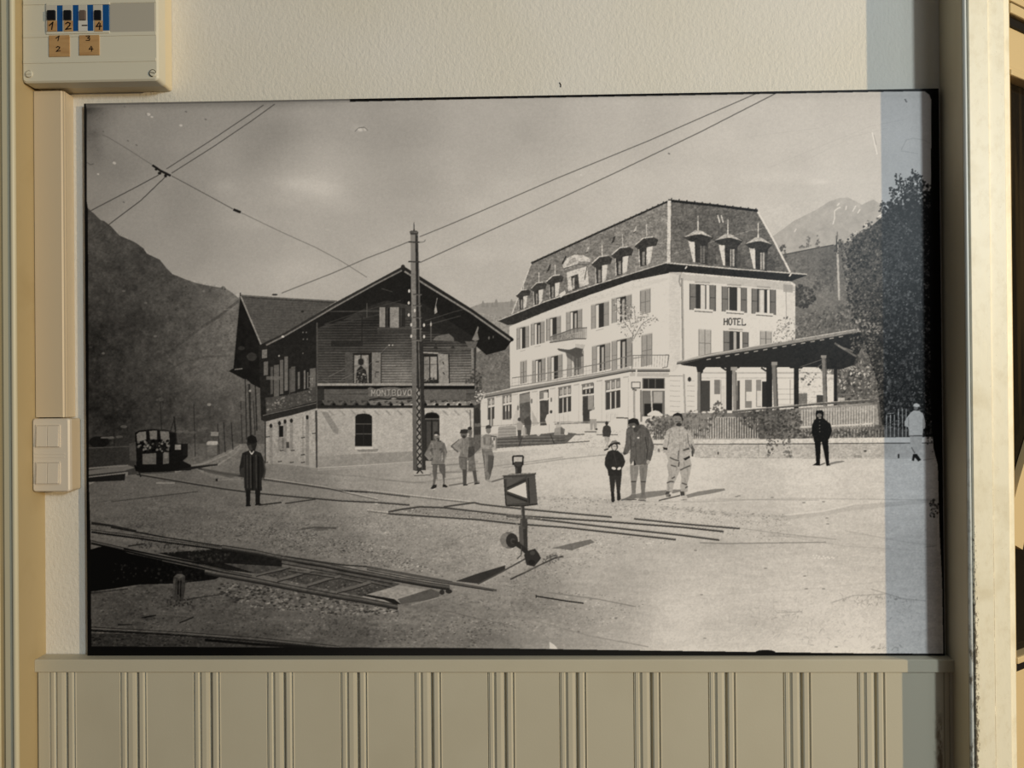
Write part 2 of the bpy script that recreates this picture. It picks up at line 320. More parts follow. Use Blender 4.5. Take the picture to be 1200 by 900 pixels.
rect(739.7, 447.3, 750.6, 455.2, 80); rect(740.8, 448.4, 749.6, 454, 212); line([(746, 433), (745, 447)], 1.8, 225); line([(741, 456), (748, 458)], 2, 90)
for x, v in [(743, 150), (747, 222), (751, 120)]: line([(x, 457), (x + .5, 498)], 2.3, v)
rect(752.7, 443, 779, 488, 105); rect(754, 444, 778, 455.5, 50); rect(752.7, 455.8, 779, 457.6, 222); rect(754.5, 460, 763, 473, 110); rect(766, 459, 776.5, 472, 160); rect(755, 473, 776, 488, 44)
for x in (760, 768): line([(x, 444), (x, 455)], .9, 120)
line([(763, 457), (764.5, 488)], 1.6, 190); line([(780, 443), (780, 490)], 2, 200)
for y in range(446, 496, 6): line([(785, y), (797, y + .5)], .7, 150, .8); line([(805, y), (814, y + .3)], .7, 150, .8)
rect(784, 436, 800, 440, 225); line([(784, 440.5), (800, 440.5)], .8, 130); ell(808, 444.5, 2.2, 2.8, 60)
poly([(790, 436), (800, 424), (816, 438), (816, 441)], 210)
# podium, steps
poly([(604, 500), (740, 494), (797, 496), (797, 524), (640, 528), (560, 530)], 196, 1, GT + 3 * N4)
line([(650, 497), (700, 495), (742, 495)], 1.2, 120); poly([(711, 497), (722, 489), (736, 490), (736, 520), (712, 520)], 206); line([(722, 489.5), (736, 490)], 1.3, 70); line([(736, 490), (736, 518)], 1.2, 125)
poly([(663, 520), (672, 514), (690, 508), (700, 506), (700, 514), (716, 514), (718, 525), (660, 527)], 190)
for p in [[(663, 519), (691, 517)], [(672, 509.5), (685, 509)], [(685, 506), (699, 506)], [(699, 509.5), (724, 509.5)], [(660, 525), (716, 524)]]: line(p, 1.3, 95)
poly([(584, 500), (600, 498.5), (605, 500), (605, 513), (583, 513)], 150, 1, 3 * N2)
for y in (503, 506.5, 510): line([(584, y), (605, y - .8)], .7, 115)
poly([(581, 513), (640, 508), (655, 506), (676, 508), (664, 519), (655, 525), (620, 525), (581, 530)], 92, 1, 5 * NH)
for y in (514, 517.5, 521): line([(582, y + 1), (620, y - .5), (662, y - 1)], .9, 62, .8); line([(582, y - .6), (620, y - 1.8), (650, y - 2.2)], .6, 140, .6)
for p in [[(645, 509), (650, 521)], [(612, 512), (607, 526)]]: line(p, 1.2, 60)
poly([(563, 527), (600, 524), (660, 520), (720, 522), (780, 526), (820, 534), (1000, 536), (1100, 536), (1100, 560), (563, 560)], 196, 1, GT)

# ---- pavilion, hedge and garden wall on the right
for x0, x1, y0 in [(822, 851, 431), (864, 898, 431), (905, 931, 431), (936, 963, 431), (970, 984, 432)]:
    rect(x0 - 3, y0, x1 + 3, 482, 214, 1, 0, GT); rect(x0, y0 + 5, x1, y0 + 7, 150, .6); rect(x0, y0 + 11, x1, y0 + 13, 165, .5)
for y in (456, 462, 468, 474): line([(905, y), (930, y)], .7, 160); line([(936, y - 2), (963, y - 3)], .6, 175)
rect(822, 446, 832, 482, 70); rect(832, 443, 844, 482, 212); rect(837, 445, 844, 462, 120); rect(839, 462, 843, 480, 205); line([(845, 445), (845, 480)], .8, 130); rect(846, 452, 850, 481, 196)
rect(864, 446, 867, 480, 70); rect(873, 445, 881, 478, 128); rect(874.5, 459, 881, 470, 205); rect(886, 445, 892, 477, 135); rect(887, 458, 892, 476, 200); rect(893, 447, 905, 477, 50)
rect(936, 461, 946, 475, 110, 1, -.03); rect(957, 463, 965, 475, 70); line([(926, 445), (926, 473)], .8, 130)
scatter([(932, 430), (955, 429), (960, 437), (950, 452), (936, 450)], 40, (.6, 1.6), 60, 120, .8); scatter([(940, 430), (1010, 425), (1022, 460), (1028, 478), (985, 475), (980, 440)], 420, (.8, 2.6), 55, 150, .75)
poly([(981, 428), (1012, 402), (1030, 440), (1034, 472), (981, 476)], 92, 1, 12 * N2)
scatter([(981, 428), (1012, 404), (1030, 440), (1032, 472), (982, 474)], 420, (.8, 2.4), 48, 150, .75); scatter([(983, 424), (1020, 424), (1028, 462), (1000, 466), (982, 452)], 75, (.8, 2.4), 175, 220, .8, .55)
rect(982, 461, 1000, 463, 110); rect(982, 466, 990, 472, 200, .8)
poly([(793, 425), (830, 416), (880, 409), (960, 396), (1016, 386), (1012, 402), (1000, 428), (985, 433), (940, 432), (900, 431), (870, 432), (846, 431), (828, 432), (822, 438), (818, 440), (816, 430), (800, 428)], 48, 1, 2 * N2)
for x0, x1 in [(824, 850), (864, 898), (908, 928), (938, 962)]:
    poly([(x0, 434), (x0 + 3, 430.5), (x1 - 3, 430.5), (x1, 434), (x1, 436), (x0, 436)], 214)
poly([(793, 424), (830, 414.5), (880, 406.5), (960, 393), (1016.5, 383.5), (1017, 387), (960, 397.5), (880, 411), (830, 419), (796, 427)], 138, 1, 5 * N1)
line([(793, 426.5), (830, 418.5), (880, 411), (960, 398), (1016, 388)], 1.2, 55); line([(800, 422.5), (880, 406.5), (960, 393.2), (1016, 383.8)], .9, 190)
for t in np.linspace(0, 1, 15): x = 828 + t * 155; y = 421.5 - t * 26.5; line([(x, y), (x + 5, y - .9)], 1, 175)
for x0, x1, y0 in [(817.5, 822, 433), (851, 858, 430), (898, 905, 430), (930.5, 936, 431), (977, 981, 425)]: rect(x0, y0, x1, 481, 46)
line([(819, 436), (819.5, 490)], 3.4, 120); line([(821, 436), (821.5, 490)], 1.2, 70)
line([(860, 432), (861.5, 490)], 4, 138); rect(856.5, 430, 864, 434, 150); line([(862.6, 436), (863.6, 489)], 1.2, 90)
line([(907, 426), (909.5, 480)], 5.4, 118); rect(904, 424, 911, 428, 140); line([(909.5, 428), (911.5, 479)], 1.6, 80)
line([(965.5, 419), (967.5, 492)], 5, 118); rect(962, 416.5, 968.5, 419.5, 140); line([(967.5, 420), (969.5, 492)], 1.5, 85)
line([(938, 430), (964, 421)], .7, 100); line([(957, 431), (964, 426)], 1.2, 90); line([(851, 434), (845, 430)], 2, 46); line([(898, 435), (892, 431)], 2, 46)
line([(858, 483), (900, 478.5), (960, 473.5), (1028, 469)], 2.4, 92); line([(858, 481.5), (960, 472), (1020, 468)], .8, 165)
# strip below: fence, bushes
poly([(766, 492), (800, 484), (860, 484), (900, 481), (1028, 471), (1100, 474), (1100, 516), (766, 517)], field([(780, 500, 120), (830, 490, 130), (840, 505, 130), (880, 490, 80), (960, 495, 140), (1000, 490, 145), (1050, 495, 70), (1090, 500, 50)]), 1, 8 * N2)
poly([(938, 481), (1028, 474), (1030, 498), (940, 502)], 150, 1, 8 * N2)
for x in np.arange(940, 1026, 3.1): line([(x, 480 - (x - 940) * .06), (x, 500)], 1.3, 188, .8); line([(x + 1.5, 482), (x + 1.5, 500)], .9, 105, .6)
line([(936, 500.5), (1000, 498), (1024, 496)], 1.8, 195)
for x in np.arange(830, 890, 2.9): line([(x, 489), (x, 514)], 1., 205, .8); line([(x + 1.3, 490), (x + 1.3, 514)], .9, 78, .7)
for x in np.arange(768, 830, 2.6): line([(x, 503), (x, 516)], .9, 195, .7); line([(x + 1.2, 500), (x + 1.2, 515)], .9, 85, .7)
line([(836, 489), (862, 489)], .9, 195); line([(800, 514.5), (890, 514)], 1.2, 180, .7)
for x in np.arange(940, 1040, 3.6): line([(x, 503), (x, 513)], 1., 175, .6); line([(x + 1.8, 503), (x + 1.8, 513)], 1.4, 70, .6)
scatter([(759, 492), (775, 484), (800, 488), (812, 480), (832, 482), (838, 492), (830, 512), (790, 514), (762, 512)], 330, (.7, 1.9), 62, 150, .7)
scatter([(832, 478), (842, 468), (852, 480), (855, 488), (834, 490)], 70, (.8, 1.9), 70, 120, .8)
bush = [(866, 492), (880, 481), (905, 479), (935, 480), (940, 494), (935, 508), (948, 514), (930, 518), (915, 516), (900, 518), (890, 508), (874, 500)]
scatter(bush, 700, (.8, 2.1), 52, 118, .8); scatter([(935, 503), (1035, 500), (1040, 514), (940, 515)], 280, (.8, 1.9), 55, 120, .7)
scatter([(898, 512), (915, 514), (905, 535), (899, 536)], 60, (.7, 1.8), 60, 120, .75); scatter([(915, 514), (926, 514), (928, 536), (919, 536)], 60, (.7, 1.8), 70, 130, .7)
# garden wall
poly([(766, 516), (900, 515), (950, 514), (1100, 513), (1100, 536.5), (820, 536.5), (766, 534)], field([(780, 525, 182), (850, 528, 176), (1000, 528, 172), (1080, 528, 178)]), 1, 4 * N2 + 5 * N4)
poly([(766, 515.5), (900, 514.5), (1000, 513), (1100, 512), (1100, 519), (1000, 519), (766, 520.5)], 200, 1, 3 * N2); line([(766, 520.7), (900, 520.3), (1000, 519.6), (1100, 519)], 1.2, 92); line([(766, 534), (820, 536.6), (1000, 537.5), (1100, 537.5)], 1, 135, .8)
scatter([(898, 512), (915, 514), (905, 535), (899, 536)], 45, (.7, 1.6), 60, 120, .75); scatter([(915, 514), (926, 514), (928, 536), (919, 536)], 45, (.7, 1.6), 70, 130, .7)
ell(841.5, 531, 1, 1.8, 70); ell(1014, 528.5, 1.8, 1, 60); rect(1052, 532, 1054, 537, 60); ell(1005, 535, 5, 1.8, 120, .6); ell(772, 528, 1.5, 2.4, 110); line([(889, 521), (889, 535)], 1.4, 140, .7)
# white flowering tree at the right corner of the hotel
scatter([(906, 390), (912, 374), (922, 370), (931, 376), (933, 398), (915, 403), (905, 402)], 150, (.5, 1.3), 70, 150, .7); scatter([(905, 392), (912, 374), (930, 376), (933, 398), (908, 402)], 130, (.6, 1.4), 205, 228, .8)
# tall tree on the right
tree = [(990, 330), (986, 300), (991, 283), (997, 274), (1005, 270), (1010, 269), (1013, 262), (1017, 258), (1022, 260), (1024, 264), (1027, 262), (1028, 254), (1034, 250), (1033, 240), (1038, 236), (1043, 240), (1044, 230), (1050, 222), (1054, 212), (1062, 212), (1068, 205), (1074, 201), (1082, 208), (1089, 216), (1104, 216),
        (1104, 512), (1060, 505), (1036, 500), (1030, 470), (1022, 430), (1012, 400), (1000, 380), (992, 360)]
poly([(996, 330), (992, 300), (1000, 278), (1020, 266), (1036, 252), (1050, 232), (1070, 224), (1104, 224), (1104, 508), (1034, 498), (1026, 440), (1012, 400), (1000, 370)], field([(1000, 290, 78), (1010, 330, 82), (1040, 270, 66), (1060, 250, 58), (1040, 350, 62), (1070, 350, 50), (1060, 420, 50), (1030, 440, 58), (1060, 490, 46)]), 1, 7 * N2 + 7 * N4)
tr2 = [(1034, 242), (1046, 232), (1056, 224), (1070, 216), (1085, 222), (1100, 220), (1100, 260), (1034, 262)]
scatter(tree, 2300, (.9, 2.3), 34, 104, .75); scatter(tree, 1500, (.5, 1.2), 84, 150, .6); scatter(tree, 700, (.5, 1.3), 26, 50, .7)
scatter(tr2, 260, (1, 2.2), 38, 70, .85)
for x, y in [(1053, 207), (1061, 212), (1056, 216), (1072, 202), (1078, 208), (1070, 212), (1066, 218), (1046, 222), (1035, 238), (1080, 215)]:
    scatter([(x - 3, y - 4), (x + 3, y - 4), (x + 5, y + 10), (x - 5, y + 10)], 16, (.8, 1.8), 42, 75, .9)
line([(1054, 205), (1057, 225)], .9, 60); line([(1071, 203), (1076, 218)], .9, 60); line([(1062, 212), (1062, 226)], .9, 60)
scatter([(1046, 228), (1085, 222), (1085, 236), (1048, 244)], 26, (.8, 1.9), 185, 200, .8)
scatter([(988, 350), (1015, 365), (1030, 460), (1010, 440), (995, 400)], 260, (.7, 1.7), 80, 150, .6)
scatter([(1000, 372), (1035, 380), (1030, 395), (1005, 388)], 60, (.7, 1.4), 130, 185, .6)
for p in [[(978, 402), (986, 407), (1000, 412)], [(982, 405), (1004, 418)]]: line(p, 2.2, 140, .6)
line([(981, 272), (981.6, 300), (983.5, 352)], 2.3, 176); line([(980.4, 276), (980.6, 296)], 1.4, 70); ell(981.2, 276, 1, 5, 120)
scatter([(975, 296), (986, 276), (990, 290), (984, 300)], 30, (.8, 1.7), 58, 90, .8)
for x0 in np.arange(1039, 1064, 4.6): line([(x0, 486 if x0 < 1050 else 479), (x0, 512)], 1, 175, .85)
line([(1039, 485), (1048, 484)], .8, 175, .8)

# ---- ground
GR = field([(110, 560, 78), (200, 560, 88), (250, 590, 94), (120, 600, 84), (350, 590, 114), (330, 560, 112), (300, 620, 96), (220, 610, 86), (150, 630, 80), (450, 600, 138), (420, 560, 138), (550, 600, 152), (480, 560, 150), (560, 560, 165), (640, 545, 190), (700, 560, 200), (800, 545, 203),
            (950, 570, 203), (1060, 570, 200), (700, 600, 170), (700, 640, 168), (600, 640, 155), (520, 650, 130), (850, 650, 178), (1000, 640, 186), (1080, 650, 180), (720, 700, 160), (620, 690, 128), (500, 715, 105), (400, 735, 82), (300, 710, 74), (350, 690, 84), (150, 720, 62), (180, 690, 66), (250, 740, 66), (400, 650, 108), (330, 640, 96),
            (560, 740, 112), (660, 740, 142), (800, 735, 192), (950, 715, 198), (1000, 750, 205), (850, 690, 188), (1080, 740, 190), (900, 620, 182)])  # pale tone low right of centre holds a gloss reflection put into the print
GNO = noise(26, 5)
gtex = 4 * N2 + 3 * N1 + 4 * GNO + 3 * NH
poly([(98, 556), (160, 552), (240, 545), (300, 541), (372, 548), (430, 545), (560, 531), (640, 526), (720, 523), (800, 533), (820, 536.5), (1000, 537.5), (1110, 537.5), (1110, 775), (98, 775)], GR, 1, gtex)
poly([(98, 520), (160, 520), (240, 520), (312, 520), (312, 545), (240, 552), (160, 556), (98, 560)], field([(110, 530, 40), (200, 530, 50), (230, 540, 95), (280, 530, 100), (260, 522, 62)]), 1, 4 * N2)
poly([(225, 548), (250, 536), (283, 520), (312, 520), (312, 565), (250, 560)], 102, 1, gtex)
# coarse gravel
def stones(pts, n, r, lo, hi):
    base = A.copy(); xs = [p[0] for p in pts]; ys = [p[1] for p in pts]; k = 0
    for _ in range(n * 4):
        if k >= n: break
        x = rng.uniform(min(xs), max(xs)); y = rng.uniform(min(ys), max(ys))
        if not inside(pts, x, y): continue
        iy = int((y - PY0) * SS); ix = int((x - PX0) * SS)
        b = float(base[min(max(iy, 0), RH - 1), min(max(ix, 0), RW - 1)]); s = rng.uniform(*r)
        t = lo if rng.random() < .55 else hi
        ell(x, y, s, s * .5, min(b * t, 215), .75, rng.uniform(-.4, .4), 6); k += 1
stones([(430, 600), (600, 618), (610, 660), (540, 680), (430, 655), (300, 625), (190, 618), (250, 600)], 1500, (.5, 1.2), .72, 1.2)
stones([(200, 620), (300, 615), (460, 640), (520, 676), (420, 660), (290, 636)], 900, (.6, 1.5), .6, 1.28)
stones([(110, 700), (250, 680), (300, 690), (460, 715), (620, 730), (560, 758), (300, 745), (110, 735)], 1100, (.6, 1.7), .62, 1.3)
stones([(260, 682), (330, 690), (470, 716), (420, 722), (300, 712), (255, 695)], 420, (.9, 2.4), .45, 1.45)
stones([(600, 615), (790, 634), (720, 650), (640, 690), (560, 690), (590, 665)], 800, (.5, 1.4), .74, 1.18)
stones([(520, 690), (660, 690), (760, 705), (700, 745), (540, 740)], 520, (.5, 1.5), .72, 1.2)
stones([(620, 580), (860, 604), (930, 610), (920, 640), (700, 600), (620, 596)], 560, (.5, 1.3), .74, 1.12)
stones([(820, 640), (1090, 620), (1090, 750), (700, 750), (800, 690)], 420, (.4, 1.1), .84, 1.08)
stones([(110, 560), (250, 560), (300, 600), (200, 612), (110, 605)], 420, (.5, 1.1), .82, 1.15)
stones([(108, 738), (200, 744), (300, 750), (330, 757), (108, 757)], 220, (.8, 2), .5, 1.5)
# street edge and faint ruts
line([(620, 583), (690, 586), (740, 592), (800, 597), (860, 603), (920, 606)], 4, 150, .3)
for q in range(420):
    t = rng.random(); x = 622 + 300 * t; y = float(np.interp(x, [622, 690, 740, 800, 860, 920], [583, 586, 592, 597, 603, 606])) + rng.normal() * 2.2
    ell(x, y, rng.uniform(.6, 1.7), rng.uniform(.4, .8), rng.uniform(100, 205), .6)
poly([(915, 604), (960, 600), (1000, 592), (1050, 588), (1100, 583), (1100, 588), (1040, 594), (1000, 598), (960, 605), (920, 609)], 165, .45); line([(920, 603.5), (965, 599), (1000, 591)], 2, 212, .6)
for p, v, a in [([(700, 588), (820, 588), (930, 584), (1090, 586)], 150, .4), ([(840, 585), (960, 586)], 140, .4), ([(820, 636), (850, 637), (968, 635.5)], 118, .7), ([(867, 619), (920, 626), (980, 632)], 150, .7), ([(900, 628), (960, 630)], 150, .5), ([(590, 548), (660, 538), (740, 530)], 130, .6), ([(520, 545), (570, 543)], 120, .5), ([(560, 560), (590, 558)], 150, .5),
                ([(990, 622), (1060, 635), (1100, 640)], 160, .5), ([(900, 625), (990, 640), (1080, 645)], 160, .4), ([(800, 700), (950, 690), (1050, 680)], 175, .4), ([(1020, 690), (1060, 702), (1085, 704)], 140, .5), ([(975, 706), (1000, 698), (1040, 696)], 150, .6), ([(910, 718), (940, 717)], 150, .5), ([(640, 694), (700, 702), (745, 711)], 115, .8), ([(600, 720), (690, 745), (760, 758)], 125, .6), ([(520, 715), (560, 725), (600, 733)], 92, .6)]: line(p, 1.4, v, a)
for x, y in [(863, 582), (866, 581), (905, 583), (942, 589), (969, 607), (970, 614), (965, 588), (815, 645), (897, 666), (943, 675), (826, 748), (822, 697), (722, 724), (945, 690), (965, 690), (1050, 702), (1030, 760), (980, 758)]: ell(x, y, 2, .8, 105, .7)
ell(942, 581.5, 2, 1.6, 225); ell(441, 589, 2.6, 2.2, 190); ell(448, 676, 1.2, .8, 180)
x = 953
for d in [(0, -2), (2, 1), (4, -2), (6, 1), (7, -1), (10, 1.5), (12, -1), (14, 1), (17, 0), (19, 1.4), (22, 0), (24, 1)]: ell(x + d[0], 653 + d[1], 1.2, .8, 235, .85)
scatter([(880, 708), (985, 696), (1080, 700), (1080, 745), (950, 756), (860, 738)], 260, (.8, 4), 140, 185, .4, .22)
scatter([(985, 704), (1010, 697), (1040, 697), (1085, 703), (1040, 708), (1000, 709)], 70, (.8, 3), 120, 160, .6, .25); scatter([(905, 716), (940, 714), (940, 724), (905, 726)], 40, (.8, 3), 130, 165, .5, .25); scatter([(1020, 755), (1060, 757), (1060, 762), (1020, 762)], 20, (.8, 3), 110, 160, .6, .3)
for c in [(640, 715, 40, 14, -14), (570, 750, 60, 10, -14), (450, 745, 60, 10, -16), (900, 730, 60, 10, -10), (760, 700, 60, 8, 6), (830, 640, 50, 6, -10), (350, 755, 40, 6, -16), (320, 742, 30, 6, -16)]: soft(*c)
scatter([(360, 724), (420, 728), (440, 748), (330, 745)], 90, (.7, 2.2), 48, 80, .6)
line([(353, 620), (370, 618), (394, 619)], 2.2, 62, .8); line([(345, 622), (353, 620)], 1, 70, .6); ell(375, 620.6, 10, 1.4, 70, .6)
scatter([(315, 612), (370, 612), (370, 624), (315, 624)], 50, (.5, 1.2), 62, 88, .6)

# ---- tracks behind
for p, w, v in [([(160, 556), (190, 561), (225, 567), (262, 573), (300, 578), (343, 582), (400, 587), (443, 589), (480, 592)], 1.7, 42), ([(232, 549), (262, 555), (310, 562), (360, 569), (400, 575), (436, 577), (480, 582)], 1.9, 38),
                ([(430, 576), (470, 580.5), (520, 586), (560, 590)], 1.1, 88), ([(310, 562), (380, 572), (443, 586)], .9, 78), ([(455, 600), (470, 597), (492, 594), (520, 595), (563, 600), (600, 604), (700, 610.5), (800, 618), (848, 623)], 2, 50), ([(455, 602), (500, 605), (560, 609), (605, 614), (660, 618), (715, 624), (792, 632.5)], 2, 52),
                ([(520, 594), (545, 590.5), (556, 589), (563, 591), (590, 594), (617, 597), (660, 601), (717, 606)], 2, 58), ([(743, 608), (800, 614), (867, 619.5)], 2, 60), ([(593, 605), (617, 607), (700, 616.5), (800, 627.5), (843, 633)], 2, 54), ([(430, 599), (455, 602)], 1.3, 95)]:
    line(p, w, v, .92); line([(a, b - 1.7) for a, b in p], .8, min(205, v * 2.6), .5)
poly([(470, 598), (492, 595.5), (530, 597), (580, 602), (640, 608), (600, 611), (540, 606), (480, 601)], 112, .45)
stones([(470, 598), (492, 596), (580, 602), (640, 608), (600, 611), (480, 601)], 160, (.5, 1.2), .55, 1.4)
poly([(99, 559), (150, 553), (150, 557), (118, 562), (100, 570)], 118, .8); poly([(99, 552), (150, 545), (158, 548), (145, 552), (99, 557)], 105, .7)
poly([(101, 560), (147, 555), (146, 563), (104, 565)], 30); line([(104, 549), (150, 545)], 2, 120, .7); line([(130, 588), (180, 582), (232, 576)], 1.2, 52, .8); line([(107, 590), (140, 585)], .8, 62, .6)
for p in [[(205, 553), (225, 549), (255, 545), (275, 532), (284, 521)], [(210, 548), (240, 543), (265, 533), (282, 521)]]: line(p, 1.8, 118, .9)
line([(200, 551), (240, 546), (255, 544.5)], 2.2, 45); line([(254, 561), (254, 564)], 2.8, 30); line([(255, 562.5), (285, 561)], .9, 120); poly([(235, 548), (262, 553), (285, 556), (270, 560), (240, 553)], 72, .8)
line([(183, 566), (205, 566)], 2, 130, .7)
# fence posts, far masts, sheds
for x, y0, y1, w in [(133.5, 472, 545, 1.6), (188.5, 464, 505, 1), (228, 473, 535, 1), (263, 495, 530, 1.2), (272, 495, 527, 1.2), (283, 470, 520, 1), (256, 497, 532, 1), (288, 430, 515, 1.3), (293, 450, 510, 2.4), (300, 445, 505, 1.6), (298, 470, 510, 1)]:
    line([(x - 1, y0), (x + 1, y1)], w, 34, .85)
line([(136, 482), (150, 478), (165, 479)], 1, 36, .8); line([(205, 488), (200, 505)], 1, 35); line([(204, 488), (207, 520)], 2, 34); line([(229, 482), (229, 530)], .7, 62); ell(188, 468, 2.4, 2.4, 66); ell(245, 474, 2.4, 1.8, 130, .8); ell(293, 458, 1.4, 1.2, 150); ell(283.5, 483, 2, 3.4, 80, .8); ell(190, 485.5, 1.2, 5, 50)
rect(247, 506, 256, 511, 118); rect(243, 519, 255, 533, 92); poly([(242, 519), (244, 517), (255, 517), (256, 521.5), (242, 521.5)], 150); line([(255, 520), (255, 533)], .9, 40)
for x, y in [(210, 506), (218, 506), (235, 504), (240, 502), (226, 507), (130, 513), (140, 512), (145, 500)]: ell(x, y, 4, 1.8, 84, .7)
ell(116, 518, 12, 7, 26); ell(145, 517, 10, 4.5, 42, .8); line([(118, 513), (133, 512.5)], 1.6, 84); rect(102, 524, 158, 545, 44, .6); line([(103, 525), (158, 523)], 1, 66)
# locomotive
poly([(158, 506), (164, 503.5), (180, 502), (197, 504), (206, 507), (206, 520), (220, 520), (220, 535), (214, 540), (224, 545), (224, 551), (190, 553), (165, 554), (160, 552)], 22)
poly([(160, 509), (163, 506.5), (171, 505.5), (171.5, 517), (161, 518)], 98); poly([(175, 505), (184, 504.5), (184, 515), (176, 515)], 98); poly([(187.5, 505), (198, 506), (199, 520), (189, 518)], 96)
poly([(151, 520), (159, 518), (160, 541), (152, 540)], 62); scatter([(161, 516), (200, 516), (200, 530), (161, 529)], 90, (.9, 2.3), 12, 34, .9); scatter([(162, 517), (198, 518), (198, 529), (162, 528)], 34, (.8, 1.9), 70, 125, .8)
poly([(167, 532), (183, 531), (183, 544), (167, 544)], 84); poly([(191, 531), (198, 530), (198, 543), (191, 544)], 82); rect(192, 530, 197, 537, 100); rect(205, 521, 212, 527, 120); rect(214, 521, 219.5, 534, 26); line([(163, 553), (165, 559)], 1.6, 30)
line([(158, 506.5), (164, 503.8), (180, 502.4), (206, 507)], .9, 60, .7); line([(158, 545), (160, 552)], 2, 20)
poly([(195, 553), (225, 550), (255, 545), (225, 547)], 28)

# ---- station house
poly([(282, 347), (306, 404), (312, 404), (395, 352.5), (282.5, 346)], 76, 1, 5 * NH + 3 * N2)
for k in range(18): y = 350 + k * 3; line([(283 + k * 1.35, y), (min(393, 398 - (k * 3) * 1.5), y + 3 - k * .1)], .8, 62, .4)
line([(282, 346), (340, 350), (395, 353)], 1.4, 92); line([(283, 347.8), (340, 351.8), (392, 354.6)], .8, 46); ell(322, 345.3, 3.4, 1.1, 48); ell(354.5, 365, 2, 1.2, 40); line([(281.6, 343), (281.6, 349)], 1.2, 38)
poly([(281.5, 347), (306.5, 404), (306, 425), (305, 455), (295, 450), (285, 441), (273, 434), (276, 400)], 24, 1, 4 * N4)
line([(282, 347), (296, 380), (306.5, 405)], 1.7, 132); line([(281, 348), (276, 400), (273, 432)], 1., 88)
poly([(268, 435), (273, 432), (284, 432), (300, 440), (306, 440), (306, 446), (285, 444), (272, 437)], 22); ell(295, 418, 6, 5, 60, .6); ell(283, 408, 4, 2.4, 55, .6); line([(275, 433), (284, 432)], 1.2, 120)
# side wall, wooden storey
poly([(303, 405), (330, 392), (372, 372), (373, 478), (311, 494), (306, 492)], 32, 1, 4 * N2)
for x0, x1, y0, y1, v in [(307, 313, 410, 420, 118), (309, 314, 424, 440, 105), (317, 320, 430, 462, 82), (321, 327, 428, 466, 95), (328, 332, 422, 462, 100), (333.5, 337.5, 418, 458, 108), (339, 341, 432, 462, 80), (341, 346, 430, 462, 90), (349, 351.5, 436, 456, 105), (356, 358, 434, 456, 118), (360, 361.5, 436, 455, 110), (363, 370, 432, 465, 104)]:
    rect(x0, y0, x1, y1, v, .85, -.12)
rect(312, 441, 329, 445, 96, .8, 0); line([(306, 425), (318, 417), (328, 414)], 2, 30)
poly([(311, 466), (338, 463), (362, 456), (372, 452), (372, 470), (340, 478), (312, 486)], 66, 1, 6 * N2); scatter([(312, 470), (335, 464), (336, 476), (313, 482)], 50, (.6, 1.4), 80, 150, .7); scatter([(338, 462), (362, 457), (362, 470), (338, 475)], 60, (.6, 1.4), 50, 110, .7)
scatter([(362, 440), (366, 440), (366, 470), (362, 470)], 20, (.5, 1.2), 100, 150, .8); line([(340, 461), (362, 455.5)], 1.8, 30)
poly([(306, 489), (340, 481), (372, 472), (373, 478), (340, 487), (309, 494)], 38); line([(308, 487), (372, 472)], .9, 96)
# white side wall
poly([(310.5, 494), (341, 487), (371, 479), (371, 549), (345, 545), (311, 543)], field([(315, 520, 138), (340, 510, 148), (365, 510, 156), (340, 540, 130)]), 1, GT + 3 * N4)
line([(311, 494), (311, 543)], 1.4, 40); line([(370.5, 481), (371.5, 548)], 2.4, 58)
for x, y0, y1 in [(317.5, 498, 543), (327.5, 495, 528), (334, 493, 530), (341.5, 492, 528), (360, 488, 545)]: rect(x - 1.7, y0 + 2, x + 1.9, y1, 112, .7); ell(x, y0 + 1, 1.8, 2.6, 34)
rect(327, 499, 332, 512, 26); rect(330, 513, 333, 526, 100); rect(335.5, 518, 339, 525, 60); rect(354, 488, 356, 540, 120, .6); rect(350, 500, 352, 540, 152, .7)
for x, y in [(314, 512), (330, 528), (343, 528), (355, 513), (368, 508), (355, 533), (328, 541), (342, 542), (312, 542), (355, 542)]: line([(x - 2.4, y), (x + 2.4, y - .3)], 1.3, 62)
# front
poly([(371, 372), (472, 314), (560, 368), (556, 470), (372, 478)], 56, 1, 2 * N2)
wood = field([(380, 400, 58), (400, 420, 66), (380, 440, 72), (440, 400, 50), (455, 430, 124), (470, 440, 130), (475, 410, 72), (540, 430, 126), (535, 412, 80), (540, 445, 118), (500, 405, 52), (400, 385, 46), (440, 370, 36), (520, 390, 42), (550, 395, 40)])
poly([(372, 380), (440, 345), (500, 345), (556, 385), (554, 455), (372, 455)], wood, 1, 4 * NH2 + 3 * NH)
for k in range(26):
    y = 376 + k * 3; line([(373, y), (470, y - .3), (555, y - .8)], .9, wood * .5, .8); line([(373, y + 1), (470, y + .7), (555, y + .2)], .8, wood * 1.22, .5)
    for q in range(7):
        x = 374 + rng.random() * 165; line([(x, y + 1.4), (x + rng.uniform(6, 24), y + 1.3)], 1.4, wood * rng.uniform(.72, 1.3), .5)
poly([(330, 394), (395, 357), (472, 316), (500, 334), (560, 372), (600, 399), (592, 410), (570, 416), (556, 404), (540, 398), (505, 380), (490, 360), (452, 352), (430, 360), (400, 376), (382, 380), (372, 385), (366, 396), (350, 404), (325, 404), (312, 405)], 30, 1, 1.5 * N2)
poly([(490, 352), (520, 372), (560, 398), (556, 404), (540, 402), (520, 392), (492, 388)], 38, .9)
line([(447, 338), (460, 342)], 1, 82, .6); line([(380, 380), (420, 366), (470, 352)], .8, 74, .6); line([(378, 383), (430, 372), (480, 360)], .8, 70, .6); line([(386, 365), (445, 364.5)], .9, 88, .7); line([(498, 376), (530, 366), (545, 362)], .9, 82, .6); line([(500, 381), (540, 370)], .9, 82, .6)
